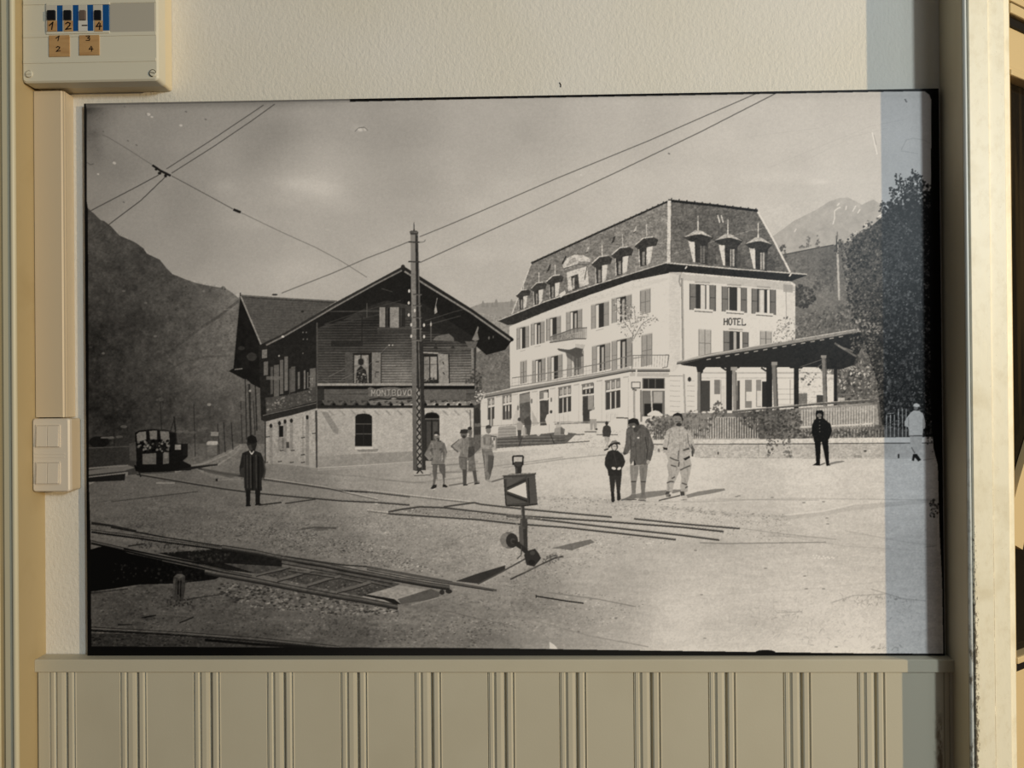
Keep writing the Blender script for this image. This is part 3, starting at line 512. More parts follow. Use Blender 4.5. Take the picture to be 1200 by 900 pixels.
poly([(393, 354.5), (472, 312), (472, 317), (396, 358), (333, 395), (312, 405), (310, 402.5), (330, 392)], 44); line([(312, 404.5), (333, 394), (396, 357.5), (440, 333), (471, 317)], 1.7, 112)
poly([(471, 312), (475, 313), (553, 362), (601, 396), (601, 400), (597, 400.5), (552, 368), (471, 317)], 38); line([(474, 318), (500, 334.5), (552, 366.5), (598, 399)], 2, 125); ell(472.2, 312.5, 2.4, 2.4, 44); ell(600, 398, 2, 2, 30)
line([(316, 403), (340, 390), (396, 356)], .7, 92, .6); ell(331.5, 394.5, 1.6, 1.3, 190); ell(327, 417, 1, 1, 160)
for x, y in [(355, 389.5), (359, 389.5), (355.5, 397.5), (360, 397.5), (355, 414)]: ell(x, y, .9, .9, 100)
line([(371.5, 378), (371.5, 478)], 1.4, 72); line([(424.5, 370), (424, 400)], 1.1, 34); line([(430, 355), (430, 372)], .8, 90); rect(388, 400, 425, 406, 36, .8); rect(380, 412, 400, 414, 84, .5)
rect(444.6, 360, 451.4, 383.5, 134, 1); rect(451.4, 361, 457, 383, 34); rect(457, 360, 467.5, 384, 130); line([(453.5, 361), (453.5, 383)], .8, 70); rect(468, 361, 475, 383, 42); line([(470, 362), (470, 382)], .8, 80); rect(442, 385, 483, 391, 54); line([(442, 385), (483, 385)], .8, 86); rect(446, 362, 450, 381, 110, .4)
# upper windows
rect(404.5, 413, 413, 450, 72, 1, 0, 4 * N2); rect(414, 414, 434, 451, 30); rect(415, 416, 432, 449, 118, 1, 0, 16 * N2); ell(423, 424, 4, 4, 40); poly([(417, 450), (418, 434), (423, 428), (429, 434), (431, 450)], 44, 1, 12 * N2); line([(423, 416), (423, 424)], 1.2, 40); rect(416, 417, 420, 428, 150, .5); rect(426, 417, 430.5, 430, 150, .5); scatter([(418, 436), (430, 436), (430, 449), (418, 449)], 20, (.5, 1.2), 110, 190, .7)
rect(435.5, 413, 446.5, 449.5, 112, 1, 0, 3 * N2); line([(435, 413), (435, 450)], 1.2, 24); line([(447, 414), (447, 450)], 1, 36)
for y in (424, 436): line([(440, y), (444, y)], 1.2, 48)
line([(440, 437), (440, 442)], 1, 60)
rect(496, 415.5, 514, 450, 36); rect(497, 418, 503, 447, 118, 1, 0, 8 * N2); rect(504.5, 418, 512, 445, 142, 1, 0, 10 * N2); line([(503.6, 416), (503.6, 447)], 1.3, 40); line([(497, 427), (512, 427)], .9, 60); scatter([(497, 443), (513, 443), (513, 450), (497, 450)], 24, (.7, 1.4), 30, 80, .8)
poly([(513, 414), (525, 415.5), (526.5, 449.5), (514.5, 450)], 132, 1, 3 * N2); line([(526, 415), (526.6, 450)], 1.3, 40); line([(519, 424), (520, 427)], 1.4, 62); line([(519, 436), (521, 439)], 1.4, 62); line([(495, 413), (514, 414)], 1.6, 150); rect(486, 413, 496, 416, 90)
line([(495, 407), (555, 408)], 1.6, 96, .7); poly([(508, 408), (511, 402), (513, 408)], 48); poly([(528, 408), (531, 404), (533, 408)], 48)
poly([(509, 364), (512, 349), (512.8, 349), (511, 358), (512.5, 366), (509.5, 368)], 148); poly([(553, 398), (556, 392), (560, 382), (561, 384), (559.5, 390), (561.5, 398), (557, 400)], 116); poly([(507, 399), (511, 394), (526, 391), (532, 396), (532, 400)], 108, .8); ell(573, 396, .9, 2.2, 95); ell(578, 395, .7, 1.6, 80)
# downpipe and creeper at right corner
line([(553.5, 405), (554.5, 480)], 3, 118); line([(555.6, 408), (556, 470)], 1, 60); poly([(545, 400), (560, 400), (557, 408), (549, 408)], 90)
scatter([(546, 440), (556, 432), (563, 438), (566, 455), (564, 475), (550, 480), (545, 465)], 240, (.7, 1.9), 44, 92, .8); scatter([(553, 460), (568, 457), (572, 470), (564, 478)], 60, (.6, 1.5), 165, 215, .75)
# ledge, name board, scalloped trim
rect(372, 449.5, 556, 452, 142, 1); rect(372, 452, 556, 456, 24); rect(372, 456, 556, 469.5, 80, 1, 0, 4 * NH)
line([(372, 462), (556, 461.5)], .8, 58); rect(372, 452, 380, 478, 36, .8); rect(497, 457, 546, 468, 92, 1, 0, 4 * NH)
for k in range(14):
    x = 377 + k * 13.4; poly([(x, 469), (x + 6, 469), (x + 7, 472.5), (x + 12, 469.5), (x + 13, 471), (x + 9, 475), (x + 3, 474)], 114 if k > 3 else 86, .8); ell(x + 1, 474, 2, 1.6, 24)
rect(372, 475, 556, 478.5, 34); line([(372, 478.5), (556, 477.5)], 1.2, 60)
poly([(431, 455), (434, 453.5), (440, 456), (450, 454), (462, 453.5), (470, 455), (482, 454), (484, 456), (484, 465), (432, 465)], 92, 1, 3 * N2)
line([(432, 469), (444, 466.5), (455, 468), (461, 465.5), (468, 467.5), (484, 466.5)], 1.5, 34); ell(461.5, 467, 3.2, 1.4, 120); line([(434, 471), (450, 469.5), (475, 470)], 1.1, 118)
F = {'M': [[(0, 1), (0, 0), (.5, .7), (1, 0), (1, 1)]], 'O': [[(.2, 0), (.8, 0), (1, .3), (1, .7), (.8, 1), (.2, 1), (0, .7), (0, .3), (.2, 0)]], 'N': [[(0, 1), (0, 0), (1, 1), (1, 0)]], 'T': [[(0, 0), (1, 0)], [(.5, 0), (.5, 1)]],
     'B': [[(0, 0), (0, 1), (.8, 1), (1, .8), (.8, .5), (0, .5)], [(0, 0), (.7, 0), (.9, .25), (.7, .5)]], 'V': [[(0, 0), (.5, 1), (1, 0)]]}
for k, ch in enumerate('MONTBOVON'):
    if k < 8:
        for st in F[ch]:
            line([(436.2 + k * 6.1 + a * 4., 457.4 + b * 6.6) for a, b in st], 1.2, 52, .7); line([(435.5 + k * 6.1 + a * 4., 456.8 + b * 6.6) for a, b in st], 1.15, 150)
        for a in (0, 1): line([(434.8 + k * 6.1 + a * 4., 463.6), (436.4 + k * 6.1 + a * 4., 463.6)], .7, 140)
# white ground storey
poly([(372, 479), (556, 478), (556, 533), (500, 540), (430, 545), (372, 549)], field([(385, 500, 154), (385, 540, 142), (450, 500, 164), (470, 530, 162), (540, 500, 178), (540, 525, 172)]), 1, GT + 2 * N4)
poly([(372, 535), (430, 531), (484, 529), (484, 541), (430, 545), (372, 549)], 126, .75, 6 * N4); poly([(500, 530), (556, 525), (556, 533), (500, 540)], 140, .6)
line([(372, 548.5), (430, 545), (484, 541), (556, 533)], 1, 176, .7)
for x in np.arange(384, 552, 13.4): poly([(x, 481), (x + 2.4, 481), (x + 8, 486.5), (x + 5.5, 487)], 118, .6)
poly([(376, 482), (384, 483), (397, 503), (396, 509), (391, 507)], 112, .7)
poly([(416, 523), (416.5, 488), (419, 485.5), (426, 484.5), (433, 485.5), (436, 488), (436, 523)], 28); 
for y in (497, 508.5): line([(417, y), (435.5, y)], 1, 82)
line([(426, 497), (426, 522)], .9, 44); poly([(437, 486), (440, 485), (440, 522), (437, 523)], 172, .6)
line([(416, 525.5), (437, 525)], 2.4, 190); poly([(418, 527), (444, 526), (442, 529.5), (420, 529.5)], 96, .6)
poly([(497.5, 540), (497.5, 487), (500, 484), (506, 483), (512, 484), (515, 487), (515, 540)], 44); line([(498, 491), (515, 491)], 1.3, 88); poly([(498, 490), (499.5, 485.5), (506, 484), (513, 485.5), (514.5, 490)], 24); rect(500, 494, 505, 538, 66); rect(507.5, 494, 513, 520, 74); line([(506, 492), (506, 530)], 1, 30)
poly([(515.5, 486), (519, 485), (519, 515), (516, 528)], 182, .6); line([(551, 480), (552, 515), (553, 530)], 1.6, 110)
poly([(555, 476), (563, 472), (564, 524), (555, 533)], 60, 1, 8 * N4); rect(556, 496, 564, 500, 130, .5); ell(559, 487, 3, 10, 44, .7)
poly([(556, 510), (583, 508), (583, 528), (556, 532)], 120, .5)
# paving and kerbs before the house
for p, v, a in [([(372, 551), (484, 543), (560, 535)], 150, .5), ([(330, 552), (420, 558), (484, 566), (540, 560)], 105, .35), ([(500, 556), (590, 545), (660, 536)], 128, .5), ([(484, 556), (520, 554), (560, 552)], 100, .5), ([(500, 548), (560, 541)], 110, .5), ([(440, 562), (500, 566)], 110, .4)]: line(p, 1.6, v, a)
poly([(484, 551), (503, 550.5), (504, 556), (485, 557)], 160); line([(485, 557.5), (505, 556.5)], 1.3, 92)

# ---- lattice mast
poly([(481, 273), (489.5, 273), (492, 340), (496, 450), (499, 551), (494, 551), (489, 552), (484, 551), (482.5, 400)], 44)
poly([(481, 273), (486.5, 273), (487.5, 340), (488.5, 450), (488.8, 551), (484, 551), (482.5, 400)], field([(484, 280, 122), (484, 350, 116), (485, 420, 100), (486, 480, 92), (486, 545, 78)]))
poly([(488, 275), (489.8, 275), (492, 340), (494, 400), (492, 400), (490, 340)], 92); line([(490.5, 400), (492.5, 470)], 1.2, 96); line([(488.9, 276), (490, 345)], .9, 30)
poly([(488.4, 455), (493.4, 455), (495.4, 548), (488.9, 548)], 142)
for k in range(6):
    y = 452 + k * 17; x0 = 488.4; x1 = 493.6 + k * .4
    line([(x0, y), (x1, y + 9), (x0, y + 18)], 1.7, 40); line([(x1, y), (x0, y + 9), (x1, y + 18)], 1.5, 46)
line([(493.6, 400), (496.6, 551)], 4.6, 46); line([(492.4, 455), (494.6, 550)], .8, 84)
poly([(484.4, 271), (484.9, 260), (485.3, 260), (486, 271)], 48); poly([(480, 271.5), (481.5, 270.5), (488.5, 270.5), (490.3, 272), (489.8, 275), (481, 275)], 62); line([(481, 272), (489, 272.2)], .8, 110)
for y in (283.5, 306.5): line([(478.5, y), (492.5, y + .5)], 1.6, 56); 
line([(491, 284), (497, 283.5), (498.5, 281)], 1, 110)
for y in (345, 358, 372, 384.5, 398.5): line([(484, y), (494.5, y)], 1.2, 66); line([(484, y + .9), (494.5, y + .9)], .5, 130)
for x, y in [(479.5, 341), (479, 355), (479, 369), (482, 380.5), (482, 394), (496.8, 381), (497, 394.5), (486, 364)]: ell(x, y, 1.2, 2, 205)
line([(505, 376), (505, 400)], 1.6, 84); ell(505, 380, 1, 2.4, 165)
for p in [[(400, 445), (430, 430), (455, 405)], [(384, 442), (404, 432)], [(378, 445), (388, 450)]]: line(p, .9, 120, .5)
ell(456, 404.5, 1, 1, 170); ell(460, 404.5, 1, 1, 170)

# ---- wires
for p, w, v, a in [([(195, 198), (245, 166), (295, 132.5), (309, 123)], 1.1, 62, .85), ([(201, 203), (250, 172), (295, 141.5), (322, 122)], 1.1, 60, .85), ([(186, 205), (160, 219), (110, 245), (103, 249)], 1.2, 55, .85), ([(193, 208), (165, 235), (133, 259), (104, 282)], 1.2, 55, .85),
                   ([(120, 158), (127, 161), (150, 175), (178, 193)], .9, 80, .7), ([(201, 206), (240, 227), (273, 245)], 1., 70, .85), ([(282, 249), (330, 272), (370, 290), (400, 306), (430, 325)], .9, 95, .75),
                   ([(478.5, 283.5), (455, 293), (430, 302.5), (390, 320), (330, 343.5)], 1.3, 92, .8), ([(491.7, 277.5), (525, 264), (558, 250), (650, 210), (760, 165), (890, 108)], 1.1, 82, .85), ([(492.5, 307.5), (555, 279), (619, 250), (720, 203), (820, 155), (912, 108)], 1.2, 86, .85)]: line(p, w, v, a)
line([(178.5, 193.5), (188, 200), (200, 206)], 2.6, 22); ell(187, 203, 2.2, 1.7, 24); ell(194, 206, 1.8, 2, 22); ell(183, 198.5, 1.6, 1.4, 22); line([(273.5, 245.5), (282, 248.8)], 3, 26)

# ---- stump, tracks in front
poly([(99, 646), (116, 641), (128, 640), (150, 648), (205, 660), (266, 672), (252, 679), (236, 681), (205, 684), (165, 685), (140, 689), (100, 694)], 19, 1, 3 * N2)
scatter([(130, 660), (240, 672), (235, 682), (120, 685)], 60, (.6, 2), 26, 48, .6)
poly([(185, 648), (230, 645), (258, 643), (300, 650), (332, 656), (330, 664), (300, 672), (265, 668), (230, 658), (200, 652)], 24, 1, 4 * N2); scatter([(215, 648), (270, 648), (265, 660), (225, 656)], 60, (.7, 1.8), 32, 58, .6)
poly([(262, 660), (330, 664), (420, 676), (470, 684), (430, 700), (380, 690), (300, 672)], 62, 1, 10 * N2)
stones([(290, 668), (340, 666), (450, 686), (430, 698), (360, 688)], 200, (.6, 1.6), .6, 1.6)
poly([(106, 618), (150, 625), (182, 632), (150, 640), (120, 640), (106, 634)], 84, 1, gtex); scatter([(165, 632), (220, 636), (250, 645), (190, 648), (155, 640)], 160, (.6, 1.6), 34, 82, .7)
line([(150, 640), (168, 637.5)], 1.6, 38)
def rail(p, w, top, dark):
    line([(a, b + w * .85) for a, b in p], w * 1.1, dark); line([(a, b - w * .7) for a, b in p], w * .5, dark, .8); line(p, w, top); line([(a, b + w * .25) for a, b in p], w * .3, top * .62)
line([(107, 613), (130, 616), (160, 622)], 3.4, 30, .9, 1.5)
rail([(107, 622), (160, 629), (195, 634), (240, 640), (295, 648), (332, 654)], 1.8, 82, 22)
line([(130, 618), (195, 630), (260, 640), (300, 645)], 1.6, 30)
rail([(107, 635), (130, 640), (178, 651), (235, 663), (262, 669.5), (295, 676)], 2, 74, 18)
line([(145, 643), (190, 652), (240, 661), (265, 667)], 1.8, 20); line([(190, 657), (262, 672)], .8, 80, .8)
for p, w in [([(300, 674), (330, 667), (340, 664)], 2.2), ([(325, 680), (350, 673), (366, 668)], 3), ([(360, 686), (385, 678), (400, 675)], 3), ([(395, 693), (415, 688), (434, 682)], 3.4), ([(338, 668), (392, 676)], 1.6), ([(400, 677), (425, 682)], 1.6), ([(435, 682), (470, 690)], 1.6)]: line(p, w, 84); line([(a, b + w * .7) for a, b in p], 1.1, 30)
rail([(260, 641), (300, 647), (332, 654), (380, 662), (420, 670), (460, 677.5), (500, 684.5), (527, 688.5)], 2.6, 84, 30)
line([(330, 658), (380, 668), (420, 675), (460, 682)], 3.2, 74); line([(330, 660.5), (395, 672), (460, 684)], 1, 24); line([(334, 652), (400, 662), (430, 664), (480, 673), (530, 682)], 1.6, 40)
line([(430, 665), (480, 674), (530, 683), (582, 692)], 2.6, 74); line([(430, 667.5), (480, 677), (530, 685), (578, 692.5)], 1, 30)
rail([(240, 669), (260, 673), (300, 680), (350, 690), (393, 698), (430, 704), (466, 711)], 2.8, 84, 34)
poly([(424, 699), (432, 696), (467, 686), (513, 693), (515, 696), (468, 708), (460, 707)], 136, 1, 3 * NH); poly([(424, 698), (432, 697), (462, 702), (470, 708), (462, 708), (450, 703)], 24); poly([(470, 708), (466, 702), (505, 690), (516, 694), (514, 700), (490, 705)], 70, .9)
line([(482, 709), (518, 699)], 1, 150, .6); ell(518, 694, 3, 3, 40); ell(526, 693, 4, 2.6, 36); ell(477, 708, 2.6, 1.6, 92)
poly([(202, 703), (203.5, 676), (207, 672.5), (213, 672.5), (217, 675), (217, 690), (214.5, 704)], 46, 1, 5 * NV); poly([(204, 676), (208, 673), (214, 673), (216, 675), (210, 678)], 66); poly([(203, 678), (206, 678), (204, 700), (202.5, 700)], 60)
for x in (209, 212): line([(x, 680), (x - .5, 702)], 1.2, 18)
line([(222, 702), (240, 699), (262, 696.5)], 1.8, 34, .85, .8); scatter([(192, 702), (200, 697), (218, 698), (228, 704), (220, 711), (195, 711)], 90, (.6, 1.6), 30, 62, .8)
for p in [[(166, 724), (183, 721)], [(210, 730), (218, 727), (227, 723)], [(138, 732), (155, 732)]]: line(p, 1.6, 26, .85)
line([(100, 696), (130, 691), (165, 685.5)], 1.6, 84, .7); line([(105, 695), (150, 690)], 1.8, 34, .7)
poly([(104, 742), (160, 743), (212, 746), (300, 752), (350, 755), (400, 760), (104, 762)], 26, .5); rail([(104, 736.5), (160, 739.5), (212, 742.5), (260, 746), (300, 749), (340, 753), (398, 759)], 2.2, 80, 26)
line([(240, 750), (300, 755), (380, 760)], 3, 16); line([(150, 740), (200, 743)], .8, 36)
poly([(644, 760), (644, 752), (650, 756), (654, 761)], 200); ell(897, 764.5, 12, 3, 18); line([(628, 698.6), (665, 704.5), (684, 707)], 1.5, 28); line([(628.3, 697), (628.3, 701)], 1, 28)

# ---- point indicator
poly([(534, 681), (560, 672), (592, 662.5), (592, 667), (575, 677), (560, 684)], 46); line([(560, 684.5), (590, 669), (617, 654)], 1.7, 66); line([(560, 686), (592, 670.5)], .8, 150, .6); line([(598, 679), (625, 666), (650, 654), (660, 652)], 1.9, 58); line([(600, 676), (640, 660)], .8, 145, .5); line([(640, 655), (652, 650)], 1.4, 84)
poly([(645, 643), (668, 637), (692, 632), (697, 635.5), (684, 640), (670, 645), (656, 643)], 104, 1, 5 * N2); scatter([(634, 656), (650, 648), (662, 652), (650, 660), (640, 664)], 40, (.6, 1.6), 62, 110, .7)
poly([(601, 543), (604, 541), (611, 541), (613, 544), (611.5, 548), (611, 555), (604, 555), (603.8, 548)], 48); line([(601.2, 545), (601, 534.6), (613, 534.2), (612.6, 545)], 1.9, 38); ell(607, 544, 4, 2.6, 66, .8); line([(605.5, 548), (605.5, 554)], 1.2, 80)
poly([(590, 557), (627, 555.2), (630, 591), (611, 593), (592.7, 592.5)], 62, 1, 2 * N2); poly([(617, 559), (627, 557), (629.5, 590), (620, 590)], 74); poly([(594, 560), (617, 558.5), (594, 571)], 84, .8); poly([(592, 580), (617, 589), (594, 591)], 88, .7)
line([(594, 572), (616, 562.5)], 1.4, 40); line([(594, 578.5), (618, 587.5)], 1.6, 36); line([(619, 560), (620.5, 590)], 1.4, 40); line([(590.5, 557), (593, 592)], 1.4, 40)
poly([(593.8, 575.2), (616, 565), (617.6, 583.8)], 218); poly([(588.5, 557.5), (600, 555), (628, 553.8), (628, 556.4), (600, 558), (589, 558.5)], 66); line([(590, 556.8), (627, 554.2)], .8, 150); line([(593, 592.5), (611, 593.2), (630, 591)], 1.2, 32)
line([(612.4, 593), (613.4, 609)], 4.2, 56); line([(611, 594), (612, 608)], .8, 110); poly([(609.5, 608), (618, 608), (618.5, 619), (610, 620)], 60); line([(611, 609), (611.4, 619)], 1, 92)
poly([(608, 616), (611, 616), (617, 620), (618, 645), (608.5, 643)], 76); poly([(613, 620), (618, 619), (618.4, 645), (614, 644)], 50); line([(605.5, 612), (607, 640)], 2.4, 150, .5)
ell(596, 633, 10, 9.8, 96); ell(592, 633, 5.6, 8.6, 118, .8); ell(600, 633.5, 7.2, 8.6, 44); ell(601, 634, 3, 3.4, 62); line([(600, 634), (609, 637)], 3.4, 40); line([(604, 636), (612, 642), (620, 650)], 6, 40, 1, 5)
poly([(614, 650), (620, 645), (627, 643), (631, 648), (634, 654), (632, 657), (626, 664), (617, 662)], 42); ell(624, 648, 3, 2.6, 66, .8); line([(611, 640), (611, 650), (606, 655)], 1.2, 62); ell(623, 659, 4, 3, 30)

# ---- people (plain printed figures)
def legs(x, y0, y1, w, v, gap=1.2, v2=None):
    poly([(x - w, y0), (x - .3, y0), (x - gap, y1), (x - w + .6, y1)], v); poly([(x + .3, y0), (x + w, y0), (x + w - .6, y1), (x + gap, y1)], v2 or v)
# man in the long coat by the tracks
poly([(289, 520), (291, 513), (296, 510.5), (300, 513), (301, 521), (299, 528), (296, 530), (292, 527)], 34); poly([(291, 522), (294, 521), (296, 527), (293, 528)], 62, .8); poly([(289.5, 518), (290, 512), (295, 509.5), (300, 512), (301.5, 518), (296, 520)], 24)
poly([(284, 531), (291, 528), (299, 528), (306, 531), (309.5, 540), (311.5, 552), (309, 562), (306.5, 561), (307, 575), (287, 575), (286, 560), (281, 555), (280.5, 548), (282.5, 538)], 32, 1, 3 * NV)
for x, v in [(289.5, 60), (293.5, 66), (300, 62), (286, 48)]: line([(x, 533), (x + .5, 572)], 1.1, v, .8)
for x in (296, 303): line([(x, 535), (x, 574)], 1.4, 16)
line([(292.5, 528.5), (295, 532.5), (297.5, 528.5)], 1.2, 175); poly([(282, 549), (286, 548), (286, 560), (281, 556)], 46); ell(283.5, 560.5, 1.6, 1.3, 88); ell(308, 561, 1.3, 1.6, 70); line([(308.5, 540), (310.5, 552), (308, 560)], 1, 60)
poly([(288, 574), (293.6, 574), (293, 592), (288.4, 592.6)], 24); poly([(299, 574), (305, 574), (304.6, 591), (299.6, 591.5)], 24); line([(288, 592.6), (294, 592.4)], 1.5, 18); line([(299, 591.6), (306, 590.6)], 1.5, 18); line([(303, 592), (320, 590), (330, 588.7)], 1.6, 28, .9); line([(334, 590), (352, 587.5), (370, 585)], 1.5, 36, .8); rect(294, 575, 299, 582, 100, .6)
# soldier, hands on hips
poly([(504.5, 519), (503, 527), (508, 526), (516, 526), (521, 529), (523.6, 535), (520.5, 541), (517.5, 540), (519, 531.5), (517.5, 534), (521.4, 544), (506, 544.6), (507, 536), (503, 540), (497.3, 533), (500, 528)], 128, 1, 4 * N2)
poly([(500, 527.5), (505, 516.5), (516, 515.8), (520.5, 519), (523.8, 530), (523.5, 533), (517, 541), (514.6, 538.5), (519, 532), (517.5, 526), (521, 544.5), (505, 544.7), (507, 526), (503.2, 531.5), (508, 537), (506, 540), (497.5, 532)], 110, 1, 8 * N2)
poly([(503.5, 527), (507, 524), (507, 534)], 74, .8); poly([(517.5, 523), (519.5, 529), (516.5, 532)], 74, .8); ell(510, 526, 1.4, .6, 86); ell(516, 526.5, 1.2, 1.6, 74); line([(512.7, 518), (513.4, 543)], .6, 100); line([(506, 540), (520.5, 538.5)], .7, 112, .6)
ell(511.7, 511.5, 3.2, 4.4, 112); poly([(508.2, 509), (509, 506), (512, 505.3), (515, 506.4), (515.4, 511), (514.6, 509.6), (509, 509)], 44); ell(511, 509.7, 1.8, .9, 192); ell(512.8, 514, 1.6, .9, 62); line([(512.5, 516.5), (517, 517.6)], 1.3, 62)
poly([(507, 544), (513, 544.4), (512, 553), (510.6, 563), (509.5, 568), (511, 571.5), (505, 572.5), (507, 568), (508, 560), (506.8, 553)], 88, 1, 6 * N2); poly([(514, 544.4), (521.6, 544), (521.6, 553), (521, 562), (520.8, 568), (524.6, 570.5), (518.4, 571), (519.6, 566), (518.6, 557), (515, 552)], 84, 1, 6 * N2)
poly([(504.5, 572.4), (508, 568), (511.6, 567.8), (511.8, 571), (507, 573.4)], 36); poly([(518.5, 570.4), (519, 567.5), (521.6, 567.6), (525, 570.4), (523, 571.4)], 34); line([(506.6, 573.5), (510, 573)], .8, 205); line([(526, 569), (545, 566)], 1.6, 86, .8)
# man turned sideways with cap
poly([(538, 520), (542, 512.5), (549, 512), (554, 515), (556, 524), (555, 534), (549, 536.5), (538, 535.6), (540, 527), (536, 529), (528.5, 524), (528, 522)], 116, 1, 9 * N2); poly([(529, 521), (538, 515), (542, 512.6), (541, 518), (536, 523), (541, 528), (539, 530)], 134); line([(529, 523), (532, 526), (537, 530)], 1.2, 76)
poly([(549, 512), (555.5, 513), (557, 520), (556.6, 527), (553, 535), (548, 536), (550, 522)], 92, 1, 10 * N2); poly([(549, 524), (556, 523), (556, 534), (548, 540)], 60, .8, 8 * N2)
ell(543.6, 509.5, 4, 3.8, 92); poly([(538.6, 508), (540, 503.6), (545, 502.8), (550, 503.5), (549.6, 507.5), (544, 508)], 46); ell(550.6, 507, 2.8, 5, 96); ell(550.6, 502, 2.6, 2, 46); ell(548.6, 509, 1.4, 1.6, 175); ell(543.6, 511.8, 2.4, 1.8, 56)
poly([(537.4, 535), (547.6, 536.4), (547.2, 549), (546, 568), (542.6, 568.4), (542, 552), (538.4, 547)], 104, 1, 5 * N2); poly([(549, 537), (555.6, 533), (557.6, 548), (558, 553), (559.6, 566), (556.2, 567), (554, 552), (548.6, 552)], 102, 1, 14 * N2); poly([(542, 550), (547, 550), (546.6, 568.4), (542.8, 568.6)], 66, .9); poly([(553.6, 552), (557.8, 551), (559.8, 566.4), (556.2, 567)], 72, .9); line([(543, 568.6), (548, 568)], 1.4, 40); line([(556, 567.2), (562, 566)], 1.5, 40); line([(548, 567), (556, 565), (562, 564)], 1.2, 92, .7)
# man holding something, facing right
poly([(564, 513), (569, 508.5), (575, 509.5), (577, 515), (577.6, 524), (575.6, 525.6), (565, 525.6), (562.6, 523)], 124, 1, 8 * N2); poly([(566.5, 513), (568.6, 513), (568.6, 523), (567, 523)], 92, .7); poly([(563.5, 514), (566, 512), (566.4, 521), (573, 522.4), (573, 525.6), (563, 524.6)], 146, .9)
ell(572.4, 504.4, 3, 4, 118); poly([(568.8, 503), (569.6, 498.8), (573, 497.8), (576, 499.5), (575.8, 502), (571, 502)], 60); ell(573.6, 506.5, 1.4, .8, 110); ell(576.6, 522.6, 2.2, 1.8, 160); rect(576.4, 512, 580.4, 521, 190, .9); line([(575, 511), (582, 512)], 1.4, 70); ell(579, 514.5, 1.2, 2, 90)
poly([(565, 526), (576.6, 526), (578.8, 535), (578, 546), (575, 556), (573, 562), (569, 563), (569.4, 552), (567, 540)], 112, 1, 7 * N2); poly([(572, 533), (578.8, 534), (578, 547), (574, 557), (571.6, 552)], 74, .85); line([(566, 530), (577, 529.4)], .9, 96); line([(570, 562.5), (575.6, 564.4)], 2, 140); line([(576, 564.6), (590, 560.6), (600, 560)], 1.9, 88, .85)
for p in [[(497.5, 532), (500, 527), (505, 517)], [(523.8, 531), (520.5, 519)], [(506, 544.6), (521, 544.4)], [(528.5, 523), (538, 515)], [(563, 514), (562.8, 524)], [(577.4, 516), (578, 524)], [(538.4, 535.6), (548, 537)], [(565, 526), (567, 540), (569.4, 562)], [(578.6, 535), (575, 556), (573, 562)]]: line(p, .9, 62, .75)
for x, y0, y1 in [(519.6, 520, 542), (553, 515, 534), (575.4, 513, 524), (511, 546, 562), (521, 546, 560), (546, 538, 550)]: line([(x, y0), (x + .6, y1)], 2, 70, .45)
# people by the hotel steps
poly([(605.5, 496), (610, 493.5), (613, 497), (612, 504), (606, 504)], 150); ell(608.4, 491.6, 1.8, 2.2, 70); poly([(606.4, 504), (611, 504), (610.6, 516), (607, 516)], 70); poly([(614, 492), (620, 487), (623, 494), (621, 510), (615.6, 509)], 66, .9); ell(618, 478, 4, 5, 80, .6); ell(614.6, 506, 2.6, 6, 150, .7); ell(631, 506, 3, 5, 200, .8)
poly([(641, 486), (645, 484), (649, 485), (650, 490), (647, 497), (646, 506), (641.6, 506), (641, 498), (639, 492)], 220); ell(645.8, 482.6, 1.7, 2.1, 64); line([(643.6, 497), (643.8, 506)], .8, 150)
ell(654.6, 500, 3.4, 4.4, 168); ell(654, 496, 1.4, 1.6, 120); poly([(650, 502), (659, 500), (661, 510), (649, 510)], 140, .9); poly([(657, 500), (662, 503), (661, 509), (657, 509)], 84, .8); ell(663.4, 508, 2.2, 1.8, 215)
ell(694.8, 478.5, 2.2, 2.4, 138); poly([(691, 482), (695, 480.4), (700, 482), (700.6, 490), (698.6, 491.4), (691, 491)], 218); poly([(691.4, 491), (699, 491), (699.4, 503), (696.6, 504), (695, 495), (694.4, 504), (691.6, 504)], 150); ell(699, 503, 1.4, 1, 50)
ell(711, 496, 1.9, 2.3, 50); poly([(707, 500), (711, 497.6), (715.4, 500), (716.4, 506), (714.6, 512), (706.4, 511.6), (706, 505)], 62); poly([(707.8, 512), (715, 512), (713, 521), (712.6, 526), (709, 527), (711, 519)], 160); line([(708, 527.6), (713, 526)], 1.6, 48)
# parasol and shrubs behind the group
poly([(758.5, 485.5), (764, 481.8), (768, 481), (772, 482), (777, 486), (776, 487.6), (759, 487.4)], 228); line([(762, 488), (767, 490)], 1.4, 225); scatter([(757, 490), (778, 487), (790, 492), (790, 512), (765, 516), (756, 505)], 150, (.8, 1.9), 56, 120, .8)
